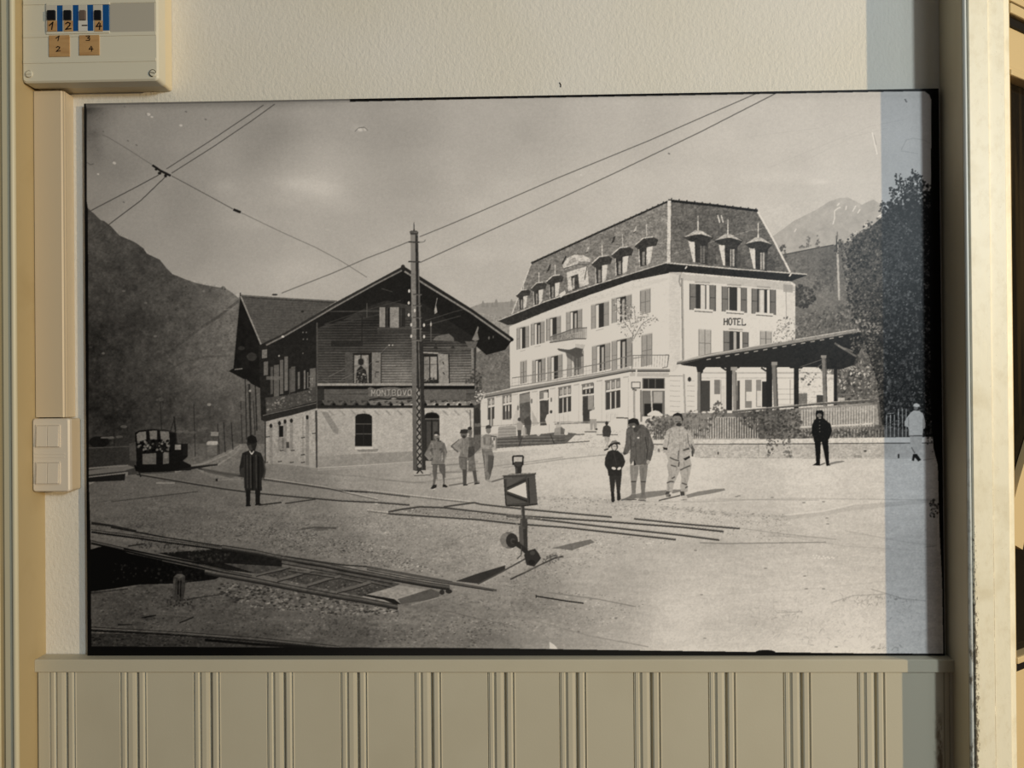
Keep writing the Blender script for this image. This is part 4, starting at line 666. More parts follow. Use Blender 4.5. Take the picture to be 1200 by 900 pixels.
# boy in the hat
poly([(712.4, 529), (717, 527.4), (724, 528), (730, 533), (732.8, 541), (731, 546), (728.6, 549), (728.8, 557.6), (713, 557.8), (712, 551), (708.6, 545), (709, 537)], 46, 1, 4 * N2); line([(719, 530), (723, 545)], .6, 66)
ell(720.2, 523.4, 4, 4.8, 62); ell(720, 524, 2.7, 3.6, 182); poly([(713.4, 525.5), (712.6, 523), (716, 519.6), (722, 517.6), (726.4, 518.2), (726.6, 521), (720, 520.2), (716, 522)], 50); poly([(715, 520.4), (717.4, 516.4), (722, 516), (724.6, 518), (719, 519.2)], 112); line([(713, 524.6), (716.6, 520.8), (722, 519), (727, 520.6)], 1.7, 40); ell(719.6, 523, 1, .6, 90); ell(721.6, 523.4, .8, .5, 90); ell(721, 526, .9, .4, 110)
ell(719.2, 548.8, 2.6, 1.5, 226, 1, .3); ell(725.6, 549, 2.4, 1.5, 226, 1, -.5); poly([(713.8, 557.6), (728.4, 557.6), (727.6, 567), (726.6, 576.4), (722.8, 576.4), (721.2, 562), (719.8, 576.4), (715.6, 576.4)], 50, 1, 3 * N2); poly([(715.8, 576), (719.6, 576), (720.6, 586.5), (719, 588.8), (716.6, 588.4)], 38); poly([(722.8, 576), (726.6, 576), (727.6, 585), (725, 587), (723, 586)], 44); line([(728, 586), (745, 582.5)], 1.6, 80)
# man bending towards the boy
poly([(734, 503), (739, 499), (746, 497), (754, 497.6), (760, 503), (763, 515), (766.4, 524), (764.6, 532), (762.6, 540), (758.6, 541), (759.4, 544.4), (744, 545.2), (742, 540), (739, 545), (738, 540), (738.8, 526), (735.4, 532), (731.4, 533.4), (730, 531), (733, 520)], 90, 1, 6 * N2)
poly([(757, 500), (760.4, 504), (766.4, 522), (764.4, 534), (761.6, 540), (757, 538), (759, 528), (756, 516)], 82, .9, 4 * N2); line([(756, 512), (758.6, 528), (757.6, 538)], .9, 54); line([(739, 510), (739.4, 526)], .9, 58); poly([(743, 537), (745.6, 545), (742.6, 545.4)], 44); line([(744.6, 518), (746, 540)], .6, 66)
poly([(736.6, 499), (737.6, 493.6), (743, 490), (748, 492), (748.6, 498), (745, 502.6), (741, 502)], 86); poly([(735.8, 497.6), (736.6, 492), (742, 489.8), (747.6, 491), (749.4, 497), (747, 500), (744, 495.6), (739, 496)], 40); ell(742.6, 500, 1.5, 1, 196); ell(744.6, 503.4, 2.6, 3, 58); ell(748, 513, 1.3, .9, 228); poly([(746, 497), (752, 499), (746, 507), (743, 506)], 66, .8)
ell(759.6, 541.4, 2, 2.6, 158); ell(732, 531.6, 2, 1.4, 66)
poly([(738.4, 545), (748.6, 545.4), (747.8, 556), (745.6, 566), (744.8, 578), (740.4, 578.6), (739.6, 565), (738.4, 554)], 126, 1, 5 * N2); poly([(748.8, 545.4), (759.2, 544.4), (758, 557), (756.6, 566), (755.6, 580), (751.6, 580), (750.6, 565), (749.6, 556)], 116, 1, 5 * N2); line([(739.4, 564.5), (745.8, 564.5)], 1.4, 74); line([(750.6, 564.5), (757, 564.5)], 1.4, 74); poly([(739.8, 566), (745.6, 566), (744.8, 578), (740.6, 578)], 110, .8, 6 * NV); poly([(750.8, 566), (756.6, 566), (755.4, 580), (751.8, 580)], 108, .8, 6 * NV)
poly([(735, 585.4), (740.4, 578), (744.8, 578), (746, 583), (742, 585.6)], 126); poly([(748.6, 585), (751.4, 579.6), (755.8, 579.6), (757.6, 585), (753, 586.6)], 134); line([(734, 586), (746, 585.4)], 1, 66); line([(748, 586.2), (757, 586.8)], 1, 72)
poly([(726, 587), (740, 580), (760, 576), (790, 573.6), (806, 574), (790, 578), (768, 582), (758, 583.6), (746, 584)], 98, .75)
# man in light overalls
poly([(782, 504), (789, 500), (796, 498.6), (803, 500.4), (808.6, 505), (811, 512), (814.6, 522), (814.2, 528), (811.6, 535), (808.6, 534), (808.6, 540), (796, 543), (783, 540), (781.6, 534), (777.4, 528), (776.8, 520), (779.6, 510)], 165, 1, 7 * N2)
poly([(784, 506), (781, 519), (783.4, 527), (778, 526.6), (777, 520), (779.8, 509)], 172, .8); line([(784.4, 508), (783.4, 520), (782, 524)], .9, 122); poly([(777, 524), (782.4, 525), (782, 527.6), (777.4, 526.6)], 44); line([(805.6, 508), (806.6, 519), (811, 527)], 1, 104); poly([(800, 527), (807.6, 524.4), (808, 526.6), (801, 528.6)], 84); line([(796, 502), (796.6, 526), (795.6, 540)], .7, 140); line([(802, 500.6), (805.6, 503.4)], 1.6, 84); line([(795.4, 528), (794.6, 538)], 1.2, 92); poly([(800.6, 537.6), (808, 534), (809, 536), (803, 539.8)], 46); poly([(810, 520), (814.4, 527), (813, 533), (810.6, 528)], 66, .8); line([(811, 528), (811.6, 535)], 1.6, 60)
poly([(788.4, 491.6), (789.6, 486), (794, 483.8), (798.8, 485.6), (800, 491), (798.6, 497), (795.6, 499.8), (791.4, 498.4)], 128); poly([(788.2, 489.6), (789, 485.6), (794, 483.4), (799, 485), (800.4, 491), (799.4, 494.6), (798.4, 489.6), (796, 487.2), (790, 487.4)], 42); ell(795.6, 497.6, 3.2, 2.2, 52); line([(791.4, 494), (797.6, 494.4)], 1.2, 78); ell(792, 491, 1, .5, 80); ell(796.6, 491, 1, .5, 80)
poly([(783.4, 538), (796, 542.4), (808.8, 538), (810.6, 545), (808.6, 556), (805.6, 566), (806.2, 575), (803.4, 577.4), (798, 577), (797.2, 570), (798.4, 560), (796.4, 552), (793, 560), (789.6, 568), (788, 577), (781, 577), (781.6, 568), (783.6, 556), (781.6, 546)], 160, 1, 8 * N2)
for p in [[(785, 536), (790, 538.6), (796, 540)], [(796, 541), (795, 547)], [(797, 551), (803, 548), (809, 545.6)], [(786, 545), (793, 547)], [(781.4, 566), (786, 564), (789.6, 564.6)], [(787, 561), (791, 558.6)], [(799, 566), (805, 568)], [(803, 572), (806, 570)]]: line(p, 1.6, 74, .9)
poly([(779.6, 579), (781, 575.6), (786.6, 576), (786, 582), (781, 582.6)], 62, .9); ell(786, 578, 1.6, 1.6, 196); poly([(797.4, 577), (803.6, 577), (806, 584), (801, 586), (797.6, 582)], 176); poly([(797, 576), (802, 576), (802.4, 580.6), (797.6, 581)], 66); line([(798, 586), (805, 585.6)], .8, 110)
poly([(758, 585), (786, 578), (782, 583), (770, 588), (760, 587)], 176, .4); line([(772, 586.6), (797, 580.6)], 1.4, 72); poly([(804, 580), (818, 576), (838, 573), (849, 572.4), (850, 574.6), (836, 578), (818, 581), (806, 583.6)], 112, .85)
for x, y0, y1, v in [(787, 505, 520, 148), (790, 512, 526, 150), (800, 506, 520, 150), (803, 514, 524, 140), (792, 545, 552, 130), (801, 541, 548, 128), (786, 549, 560, 140), (805, 548, 560, 135), (783, 568, 575, 132), (802, 560, 566, 130)]: line([(x, y0), (x + 1.2, (y0 + y1) / 2), (x + .4, y1)], 1.2, v, .7)
for x, y0, y1, v in [(506.6, 519, 525, 140), (509, 529, 540, 132), (516, 529, 541, 96), (510, 548, 560, 86), (519, 548, 560, 84), (543, 516, 532, 140), (546, 522, 534, 104), (541, 538, 548, 84), (570, 512, 520, 150), (574, 514, 522, 110), (568.5, 532, 550, 142), (742, 503, 522, 108), (750, 505, 530, 74), (755, 520, 540, 78), (761, 508, 530, 108), (742, 548, 562, 142), (753, 548, 562, 98), (756, 548, 560, 130)]: line([(x, y0), (x + .8, (y0 + y1) / 2), (x, y1)], 1.1, v, .7)
# uniformed man by the wall
poly([(956, 490.6), (955.6, 484), (958, 481), (963, 480.6), (965.4, 483), (965, 490), (968, 492.4), (973.6, 497), (975, 505), (972, 514), (970.6, 515), (971, 518), (954, 518), (953, 512), (951, 507), (951.6, 498), (954, 493)], 36, 1, 3 * N2); ell(960, 486.8, 3, 2.4, 112); poly([(955.6, 484.4), (956.6, 481), (963.6, 480.8), (965, 484.6)], 28); ell(960.8, 490, 1.6, .8, 150)
for y in (494, 498.4, 502, 505.8): ell(960.6, y, .6, .5, 130)
poly([(954.4, 517), (962.2, 517), (961.6, 530), (960.8, 544), (956.4, 544), (955.6, 530)], 34); poly([(962.6, 517), (970.6, 517), (971.2, 530), (971.6, 543), (968, 543.6), (965.6, 530)], 34); poly([(952, 545.4), (956, 542.6), (961, 543), (961, 545.6)], 30); poly([(967.6, 542.6), (972, 542.6), (973, 545.6), (968.6, 546)], 30); poly([(971, 543), (980, 540.4), (989, 540), (990, 541), (978, 543.6), (972, 545)], 112, .85); line([(961, 545), (967, 542.6)], 1.3, 92); rect(961.8, 522, 964, 543, 196, .8)
# man in light clothes, from behind, right edge
poly([(1063, 489), (1067, 483.6), (1071, 481), (1077, 481.4), (1082, 485), (1084.6, 496), (1084, 502), (1081.6, 503), (1081.4, 511), (1065, 511), (1064.8, 501), (1060, 499), (1060, 494)], 186, 1, 4 * N2); ell(1073.4, 477.4, 2.6, 3.4, 120); poly([(1070, 476), (1071, 473.4), (1074, 472.4), (1077.4, 474), (1077.8, 476.6), (1074, 477)], 205); line([(1065, 511), (1081.6, 510.6)], 1.4, 92); line([(1064.6, 489), (1065, 500)], .9, 120, .7); line([(1082, 490), (1081.6, 502)], .9, 120, .7)
poly([(1066, 511.4), (1081, 511.4), (1080, 522), (1075, 532), (1070, 532), (1067, 522)], 172, 1, 4 * N2); line([(1068, 524), (1072, 531)], 1.2, 110); poly([(1068.6, 539.6), (1070, 532), (1074.6, 532), (1079.6, 539), (1076, 540.8), (1072, 536), (1071, 540.4)], 44); line([(1082, 539), (1094, 537.6)], 1.2, 150)
# bush scrap at the right border
scatter([(1089, 588), (1098, 584), (1102, 595), (1101, 606), (1090, 607)], 46, (.7, 1.8), 40, 90, .85); scatter([(1090, 590), (1096, 592), (1097, 606), (1091, 604)], 14, (.8, 1.6), 160, 200, .8); line([(1099.4, 605), (1099, 640), (1099.6, 646)], 1.8, 205, .8); line([(1084, 641), (1096, 640)], .9, 120, .6)
# ---- softness and grain of the old plate, strength by what is pictured
def soften(a): a = (a + np.roll(a, 1, 0) + np.roll(a, -1, 0)) / 3; return (a + np.roll(a, 1, 1) + np.roll(a, -1, 1)) / 3


A = .6 * A + .4 * soften(A)
SKYM = [(96, 100), (1112, 100), (1112, 236), (1034, 240), (1000, 232), (975, 236), (926, 262), (888, 247), (786, 235), (622, 308), (585, 356), (548, 360), (474, 313), (395, 352), (282, 346), (262, 336), (214, 326), (200, 319), (180, 301), (165, 288), (120, 259), (102, 241)]
K = np.full_like(A, .075)
def strength(pts, v):
    ys, xs, m_ = mask(pts); K[ys, xs][m_] = v


strength(SKYM, .011); strength(mt, .03); strength([(886, 238), (1034, 230), (1034, 285), (921, 300), (905, 290)], .02); strength([(540, 362), (580, 354), (625, 304), (640, 300), (602, 358), (590, 372)], .014)
strength([(100, 545), (640, 527), (720, 524), (820, 537), (1102, 538), (1106, 765), (560, 765), (100, 765)], .028)
strength(hill, .075); strength(tree, .2)
strength([(1060, 472), (1086, 472), (1086, 543), (1060, 543)], .03); strength([(1034, 512), (1104, 512), (1104, 540), (1034, 540)], .03)
strength([(597, 383), (784, 320), (930, 332), (930, 480), (740, 500), (563, 524), (563, 466), (598, 455)], .022)
strength([(622, 309), (784, 235), (887, 246), (925, 318), (783, 308), (600, 370)], .13)
strength([(372, 479), (556, 478), (556, 532), (372, 548)], .05)
A *= 1 + K * (1.0 * noise(1.) + 1.1 * noise(1.9, 1.5) + .5 * noise(5, 4))
ground = [(104, 556), (160, 554), (240, 546), (300, 543), (372, 549), (430, 546), (560, 533), (640, 527), (720, 524), (800, 534), (820, 537.5), (1000, 538.5), (1102, 538.5), (1106, 765), (640, 760), (106, 757)]
ys, xs, m_ = mask(ground)
yy = GY[ys][:, None]; xx = GX[xs][None]
near = np.clip((yy - 590) / 110, 0, 1); left = np.clip((790 - xx) / 420, .05, 1)
pebble = (1 - near) * noise(1.7, 1.1)[ys, xs] + near * (.55 * noise(2.8, 1.6)[ys, xs] + .6 * noise(5, 2.7)[ys, xs])
rough_ = left * np.clip((yy - 560) / 60, .25, 1) * (.6 + .4 * noise(40, 14)[ys, xs])
g_ = A[ys, xs]
g_[m_] = (g_ * (1 + rough_ * (.33 * pebble - .42 * np.clip(pebble - .38, 0, 1) * 2 + .1 * noise(12, 4)[ys, xs])))[m_]
A = .75 * A + .25 * soften(A)
# ---- dark borders of the plate
TL, TR = (98, 121), (1100, 104)
edge = lambda x: 121 + (x - 98) * (-17 / 1002)
line([(96, edge(96) + 1), (410, edge(410) + 1)], 3.2, 70, .75); line([(96, edge(96) + 4), (410, edge(410) + 3)], 3, 105, .35)
poly([(410, edge(410) - 4), (1102, edge(1102) - 4), (1102, edge(1102) + 2.6), (1040, edge(1040) + 2.4), (900, edge(900) + 2.6), (600, edge(600) + 2.8), (410, edge(410) + 3.6)], 12)
poly([(94, 100), (100, 120), (101.6, 128), (101.6, 235), (103, 245), (104, 560), (106.4, 640), (107, 758), (110, 775), (94, 775)], 11)
poly([(94, 757.5), (300, 758.5), (500, 759), (640, 760.5), (700, 761.5), (1000, 765.5), (1104, 766), (1112, 768), (1112, 776), (94, 776)], 12)
poly([(1083, 98), (1112, 98), (1112, 770), (1105.4, 768), (1104, 680), (1101, 620), (1099, 545), (1094, 525), (1091, 480), (1089.6, 300), (1091, 215), (1091.4, 117), (1089, 111), (1083, 106.5)], 11)
scatter([(1084, 230), (1092, 225), (1093, 530), (1086, 520)], 200, (1, 2.4), 18, 60, .6); scatter([(1088, 240), (1097, 240), (1099, 520), (1090, 520)], 36, (.5, 1.2), 50, 95, .5)
# photographic grain and ground texture, strength by what is pictured
A += 1.5 * N1
np.clip(A, 6, 245, out=A)
SC = bpy.context.scene
COL = SC.collection
EYE = 1.6                                         # height of the eye above the floor
# ---------------------------------------------------------------- camera
YAW, PIT, ROL = (math.radians(a) for a in (1.38130855, .20564599, .49395364))
F = 900.
CAM = np.array([0., -1.575, EYE])


def _rot(y, p, r):
    cy, sy, cp, sp, cr, sr = math.cos(y), math.sin(y), math.cos(p), math.sin(p), math.cos(r), math.sin(r)
    return np.array([[cy, -sy, 0], [sy, cy, 0], [0, 0, 1]]) @ np.array([[1, 0, 0], [0, cp, -sp], [0, sp, cp]]) @ np.array([[cr, 0, sr], [0, 1, 0], [-sr, 0, cr]])


ROT = _rot(YAW, PIT, ROL)                         # columns: right, forward, up


def at(px, py, y):                                # picture measurement -> point on the plane at depth y
    d = ROT @ np.array([(px - 600) / F, 1., -(py - 450) / F])
    t = (y - CAM[1]) / d[1]
    p = CAM + d * t
    return float(p[0]), float(p[2])


cam = bpy.data.objects.new('camera', bpy.data.cameras.new('camera'))
COL.objects.link(cam)
cam.data.sensor_width = 36; cam.data.sensor_fit = 'HORIZONTAL'; cam.data.lens = F / 1200 * 36; cam.data.clip_start = .02
m = Matrix.Identity(4)
for i in range(3):
    m[i][0] = ROT[i][0]; m[i][1] = ROT[i][2]; m[i][2] = -ROT[i][1]; m[i][3] = CAM[i]
cam.matrix_world = m
SC.camera = cam
vs = SC.view_settings
vs.view_transform = 'Standard'; vs.look = 'None'; vs.gamma = 1; vs.exposure = 0; vs.use_curve_mapping = False

# ---------------------------------------------------------------- materials
def lin(c): return tuple(((v / 255 + .055) / 1.055) ** 2.4 if v > 10 else v / 255 / 12.92 for v in c) + (1,)


class Mat:
    def __init__(s, name, col, rough=.5, spec=.4):
        s.m = bpy.data.materials.new(name); s.m.use_nodes = True
        s.nt = s.m.node_tree; s.b = s.nt.nodes['Principled BSDF']
        s.col = lin(col); s.b.inputs['Base Color'].default_value = s.col
        s.b.inputs['Roughness'].default_value = rough; s.b.inputs['Specular IOR Level'].default_value = spec
        s.c = None; s.n = None

    def node(s, t, **k):
        n = s.nt.nodes.new(t)
        for a, v in k.items():
            if a in n.inputs.keys() if isinstance(a, str) else False: n.inputs[a].default_value = v
            else: setattr(n, a, v)
        return n

    def coord(s, scale=(1, 1, 1)):
        t = s.node('ShaderNodeTexCoord'); mp = s.node('ShaderNodeMapping'); mp.inputs['Scale'].default_value = scale
        s.nt.links.new(t.outputs['Object'], mp.inputs['Vector']); return mp.outputs[0]

    def noise(s, scale, detail=3, stretch=(1, 1, 1), rough=.55):
        n = s.node('ShaderNodeTexNoise'); n.inputs['Scale'].default_value = scale; n.inputs['Detail'].default_value = detail; n.inputs['Roughness'].default_value = rough
        s.nt.links.new(s.coord(stretch), n.inputs['Vector']); return n.outputs['Fac']

    def ramp(s, fac, a, b):
        r = s.node('ShaderNodeMapRange'); r.inputs['From Min'].default_value = a; r.inputs['From Max'].default_value = b
        r.clamp = True; s.nt.links.new(fac, r.inputs['Value']); return r.outputs[0]

    def math(s, op, a, b):
        n = s.node('ShaderNodeMath'); n.operation = op
        for i, v in enumerate((a, b)):
            if isinstance(v, (int, float)): n.inputs[i].default_value = v
            else: s.nt.links.new(v, n.inputs[i])
        return n.outputs[0]

    def axis(s, k):                               # object coordinate along one axis
        t = s.node('ShaderNodeTexCoord'); x = s.node('ShaderNodeSeparateXYZ')
        s.nt.links.new(t.outputs['Object'], x.inputs[0]); return x.outputs[k]

    def mix(s, fac, col, amount=1.):              # lay another colour over, driven by fac
        n = s.node('ShaderNodeMix'); n.data_type = 'RGBA'
        if amount != 1: fac = s.math('MULTIPLY', fac, amount)
        s.nt.links.new(fac, n.inputs[0])
        if s.c is None: n.inputs[6].default_value = s.col
        else: s.nt.links.new(s.c, n.inputs[6])
        n.inputs[7].default_value = lin(col); s.c = n.outputs[2]
        s.nt.links.new(s.c, s.b.inputs['Base Color']); return s

    def bump(s, h, strength=.3, dist=.002):
        n = s.node('ShaderNodeBump'); n.inputs['Strength'].default_value = strength; n.inputs['Distance'].default_value = dist
        s.nt.links.new(h, n.inputs['Height'])
        if s.n is not None: s.nt.links.new(s.n, n.inputs['Normal'])
        s.n = n.outputs[0]; s.nt.links.new(s.n, s.b.inputs['Normal']); return s


# ---------------------------------------------------------------- mesh helpers
def obj(name, me, mat, parent=None, smooth=False):
    o = bpy.data.objects.new(name, me); COL.objects.link(o)
    if mat is not None: me.materials.append(mat.m if isinstance(mat, Mat) else mat)
    if parent is not None: o.parent = parent
    if smooth:
        for p in me.polygons: p.use_smooth = True
    return o


def finish(bm, name, bev=0., seg=2):
    bmesh.ops.recalc_face_normals(bm, faces=bm.faces)
    if bev: bmesh.ops.bevel(bm, geom=list(bm.edges), offset=bev, segments=seg, affect='EDGES', profile=.6, clamp_overlap=True)
    me = bpy.data.meshes.new(name); bm.to_mesh(me); bm.free(); return me


def add_box(bm, x0, x1, y0, y1, z0, z1):
    v = [bm.verts.new((x, y, z)) for z in (z0, z1) for y in (y0, y1) for x in (x0, x1)]
    for f in ((0, 1, 3, 2), (4, 6, 7, 5), (0, 4, 5, 1), (2, 3, 7, 6), (0, 2, 6, 4), (1, 5, 7, 3)): bm.faces.new([v[i] for i in f])


def box(name, x0, x1, y0, y1, z0, z1, mat, parent=None, bev=0., seg=2):
    bm = bmesh.new(); add_box(bm, min(x0, x1), max(x0, x1), min(y0, y1), max(y0, y1), min(z0, z1), max(z0, z1))
    return obj(name, finish(bm, name, bev, seg), mat, parent)


def prism(name, prof, z0, z1, mat, parent=None):  # outline in plan drawn up from z0 to z1
    bm = bmesh.new()
    a = [bm.verts.new((x, y, z0)) for x, y in prof]; b = [bm.verts.new((x, y, z1)) for x, y in prof]
    n = len(prof)
    for i in range(n): bm.faces.new((a[i], a[(i + 1) % n], b[(i + 1) % n], b[i]))
    bm.faces.new(a[::-1]); bm.faces.new(b)
    return obj(name, finish(bm, name), mat, parent)


def rounded(x0, x1, z0, z1, r, n=5):
    o = []
    for cx, cz, a in ((x1 - r, z0 + r, -90), (x1 - r, z1 - r, 0), (x0 + r, z1 - r, 90), (x0 + r, z0 + r, 180)):
        for k in range(n + 1):
            t = math.radians(a + 90 * k / n); o.append((cx + r * math.cos(t), cz + r * math.sin(t)))
    return o


def plate(bm, levels):                            # stack of outlines [(list of xz, y)] from back to front, closed
    rings = [[bm.verts.new((x, y, z)) for x, z in o] for o, y in levels]
    n = len(rings[0])
    for a, b in zip(rings, rings[1:]):
        for i in range(n): bm.faces.new((a[i], a[(i + 1) % n], b[(i + 1) % n], b[i]))
    bm.faces.new(rings[0]); bm.faces.new(rings[-1])


def strokes(name, sts, w, y, mat, parent):        # hand written marks as thin raised ink, points in x z
    bm = bmesh.new()
    for st in sts:
        for (ax, az), (bx, bz) in zip(st, st[1:]):
            l = math.hypot(bx - ax, bz - az) or 1e-6
            dx, dz = (bx - ax) / l * w / 2, (bz - az) / l * w / 2
            q = [(ax - dx - dz, az - dz + dx), (ax - dx + dz, az - dz - dx), (bx + dx + dz, bz + dz - dx), (bx + dx - dz, bz + dz + dx)]
            f = [bm.verts.new((x, y, z)) for x, z in q]; g = [bm.verts.new((x, y - .0004, z)) for x, z in q]
            bm.faces.new(g); bm.faces.new(f)
            for i in range(4): bm.faces.new((f[i], f[(i + 1) % 4], g[(i + 1) % 4], g[i]))
    return obj(name, finish(bm, name), mat, parent)


def empty(name, loc=(0, 0, 0)):
    o = bpy.data.objects.new(name, None); COL.objects.link(o); o.empty_display_size = .05
    o.location = loc; return o


def kid(o, root):                                 # hang a part built in world coordinates under its thing
    o.parent = root; o.matrix_parent_inverse = Matrix.Translation(root.location).inverted(); return o


def tag(o, label, cat, group=None):
    o['label'] = label; o['category'] = cat
    if group: o['group'] = group
    return o


def struct(o, label=None):
    o['kind'] = 'structure'
    if label: o['label'] = label
    return o

GREY = 0
# light in the room (position, power, colour, size)
WORLD = .08
WARM = ((7.2, -4.65, EYE + .65), 1500, (1., .75, .42), .06)
DAY = ((2.62, -4.0, EYE + 1.1), 82, (.81, .94, 1.), (.3, .5))
FILL = ((2.2, -3.4, EYE + 1.5), 20, (.9, .95, 1.), (1.8, 1.4))
LCOEF = [0.5986, 0.1458, -0.0311, 0.0163, -0.0143, -0.0041]
VEIL = [0.0018, 0.0115, -0.0058, 0.0141, -0.0125, -0.0008]
# ================================================================ the room
# paints
plaster = Mat('cream plaster paint', (227, 222, 212), .55, .3)
n1 = plaster.noise(150, 4, (1, 1, .72), .62); n2 = plaster.noise(60, 2)
plaster.bump(plaster.math('ADD', n1, plaster.math('MULTIPLY', n2, .6)), .5, .0028)
plaster.mix(plaster.ramp(plaster.noise(3, 2), .35, .7), (220, 213, 194), .5)
panelp = Mat('cream panel paint', (194, 187, 166), .5, .3)
panelp.bump(panelp.noise(260, 2), .12, .001)
panelp.mix(panelp.ramp(panelp.noise(5, 3), .45, .7), (186, 178, 156), .5)
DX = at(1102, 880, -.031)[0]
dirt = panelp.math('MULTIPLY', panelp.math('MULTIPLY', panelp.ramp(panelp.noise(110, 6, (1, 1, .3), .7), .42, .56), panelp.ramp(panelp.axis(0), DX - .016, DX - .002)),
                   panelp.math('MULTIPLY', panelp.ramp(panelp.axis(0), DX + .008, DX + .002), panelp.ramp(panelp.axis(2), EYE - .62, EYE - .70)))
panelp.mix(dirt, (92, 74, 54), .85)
casing = Mat('ochre cream gloss paint', (180, 161, 122), .45, .35)
casing.bump(casing.noise(60, 3, (1, 1, .2)), .1, .001)
casing.mix(casing.ramp(casing.noise(9, 4), .5, .72), (168, 148, 108), .6)
E1 = at(1136.4, 300, -.101)[0]; E2 = at(1160.5, 300, -.102)[0]; E3 = at(1180.5, 300, -.0985)[0]; E4 = at(1186, 300, -.088)[0]
frontp = Mat('grey cream front paint', (206, 198, 170), .42, .4)
frontp.bump(frontp.noise(60, 3, (1, 1, .2)), .1, .001)
post = Mat('worn cream post paint', (246, 237, 211), .4, .4)
post.bump(post.noise(90, 4, (1, 1, .4)), .35, .0012)
low = post.ramp(post.axis(2), EYE + .1, EYE - .4)
post.mix(post.ramp(post.noise(14, 4), .5, .75), (220, 206, 172), .6)
post.mix(post.ramp(post.noise(55, 5, (1, 1, .6), .7), .5, .75), (212, 196, 160), .4)
grit = post.noise(240, 6, (1, 1, .5), .75)
edge_ = post.math('MULTIPLY', post.ramp(post.axis(0), E1 + .013, E1), post.ramp(post.axis(2), EYE - .15, EYE - .5))
post.mix(post.ramp(post.math('ADD', grit, post.math('MULTIPLY', edge_, .32)), .66, .76), (84, 70, 48), .85)
crack = post.math('MULTIPLY', post.ramp(post.math('ABSOLUTE', post.math('SUBTRACT', post.axis(0), E2 + .0012), 0), .0022, .0008), low)
post.mix(post.math('MULTIPLY', crack, post.ramp(post.noise(160, 5, (1, 1, .4), .7), .36, .5)), (104, 86, 58), .8)
side = Mat('brown grey side paint', (204, 192, 164), .5, .3)
side.bump(side.noise(50, 3, (1, 1, .3)), .1, .001); side.mix(side.ramp(side.noise(8, 3, (1, 1, .3)), .45, .7), (188, 172, 142), .6)
beadp = Mat('pale grey edge paint', (214, 216, 208), .35, .4)
beadp.mix(beadp.math('MULTIPLY', beadp.ramp(beadp.noise(60, 6, (1, 1, .5), .7), .52, .64), beadp.ramp(beadp.axis(2), EYE, EYE - .5)), (96, 84, 62), .85)
darkm = Mat('dark brown joint', (84, 74, 54), .8, .1)  # one dark brown for the post joint and a screw's slots
white = Mat('ivory plastic', (218, 207, 190), .38, .45)
duct = Mat('cream duct plastic', (203, 186, 158), .4, .4)
duct.bump(duct.noise(200, 2), .05, .0006)
boxp = Mat('grey white enclosure plastic', (212, 206, 186), .42, .4)
boxp.bump(boxp.noise(300, 2), .08, .0006)
boxs = Mat('warm lit enclosure plastic', (218, 204, 172), .42, .4)  # same plastic as the cover, warm light's yellow put into the colour
blue = Mat('blue breaker plastic', (16, 78, 138), .35, .5)
black = Mat('black plastic', (14, 14, 15), .35, .5)
pale = Mat('pale breaker plastic', (196, 190, 176), .4, .4)
brownt = Mat('brown grey toggle plastic', (104, 88, 78), .4, .4)
greyp = Mat('grey blank plate plastic', (178, 172, 158), .4, .4)
tape = Mat('tan label tape', (186, 148, 100), .6, .2)
tape.mix(tape.ramp(tape.noise(90, 2, (.2, 1, 1)), .45, .65), (170, 130, 86), .7)
whitel = Mat('white label tape', (206, 202, 192), .5, .2)
ink = Mat('black brown ink', (34, 22, 16), .6, .2)
screwm = Mat('shaded plastic screw', (176, 168, 148), .5, .3)
glassd = Mat('dark door glass', (24, 19, 12), .12, .15)
glassd.mix(glassd.ramp(glassd.noise(26, 2, (1, 1, .05)), .5, .62), (58, 46, 28), .8)
seal = Mat('black glazing strip', (16, 12, 9), .6, .2)
doorp = Mat('warm cream door paint', (208, 184, 138), .42, .4)
doorp.bump(doorp.noise(40, 4, (1, 1, .3)), .1, .001)
woodf = Mat('brown floor boards', (96, 70, 48), .5, .3)
woodf.mix(woodf.ramp(woodf.noise(12, 4, (1, .1, 1)), .4, .7), (70, 48, 32), .7)

FT = .014
sc_ = (1.575 - FT) / 1.555
FX0, FX1, FZ0, FZ1 = -.91265618 * sc_, .82156608 * sc_, EYE - .5437828 * sc_, EYE + .58962171 * sc_
FL, TOP = 0., EYE + 1.0
X0, X1 = -1.92, 3.0
xwr, _ = at(1100, 0, 0)                           # where the plaster meets the post
POSTX = at(1130.7, 300, -.096)[0]                   # left front edge of the post

struct(box('floor', X0, X1, -4.6, 1.4, -.05, FL, woodf))
struct(box('wall_back', X0, POSTX + .02, 0., .12, FL, TOP, plaster), 'rough cream plaster wall behind the framed photograph')

struct(box('wall_hall', .6, X1, 1.3, 1.4, FL, TOP, plaster), 'plaster wall of the hall behind the open door')
struct(box('wall_beyond', 1.78, X1, -.06, .1, FL, TOP, plaster), 'plaster wall on the far side of the doorway')

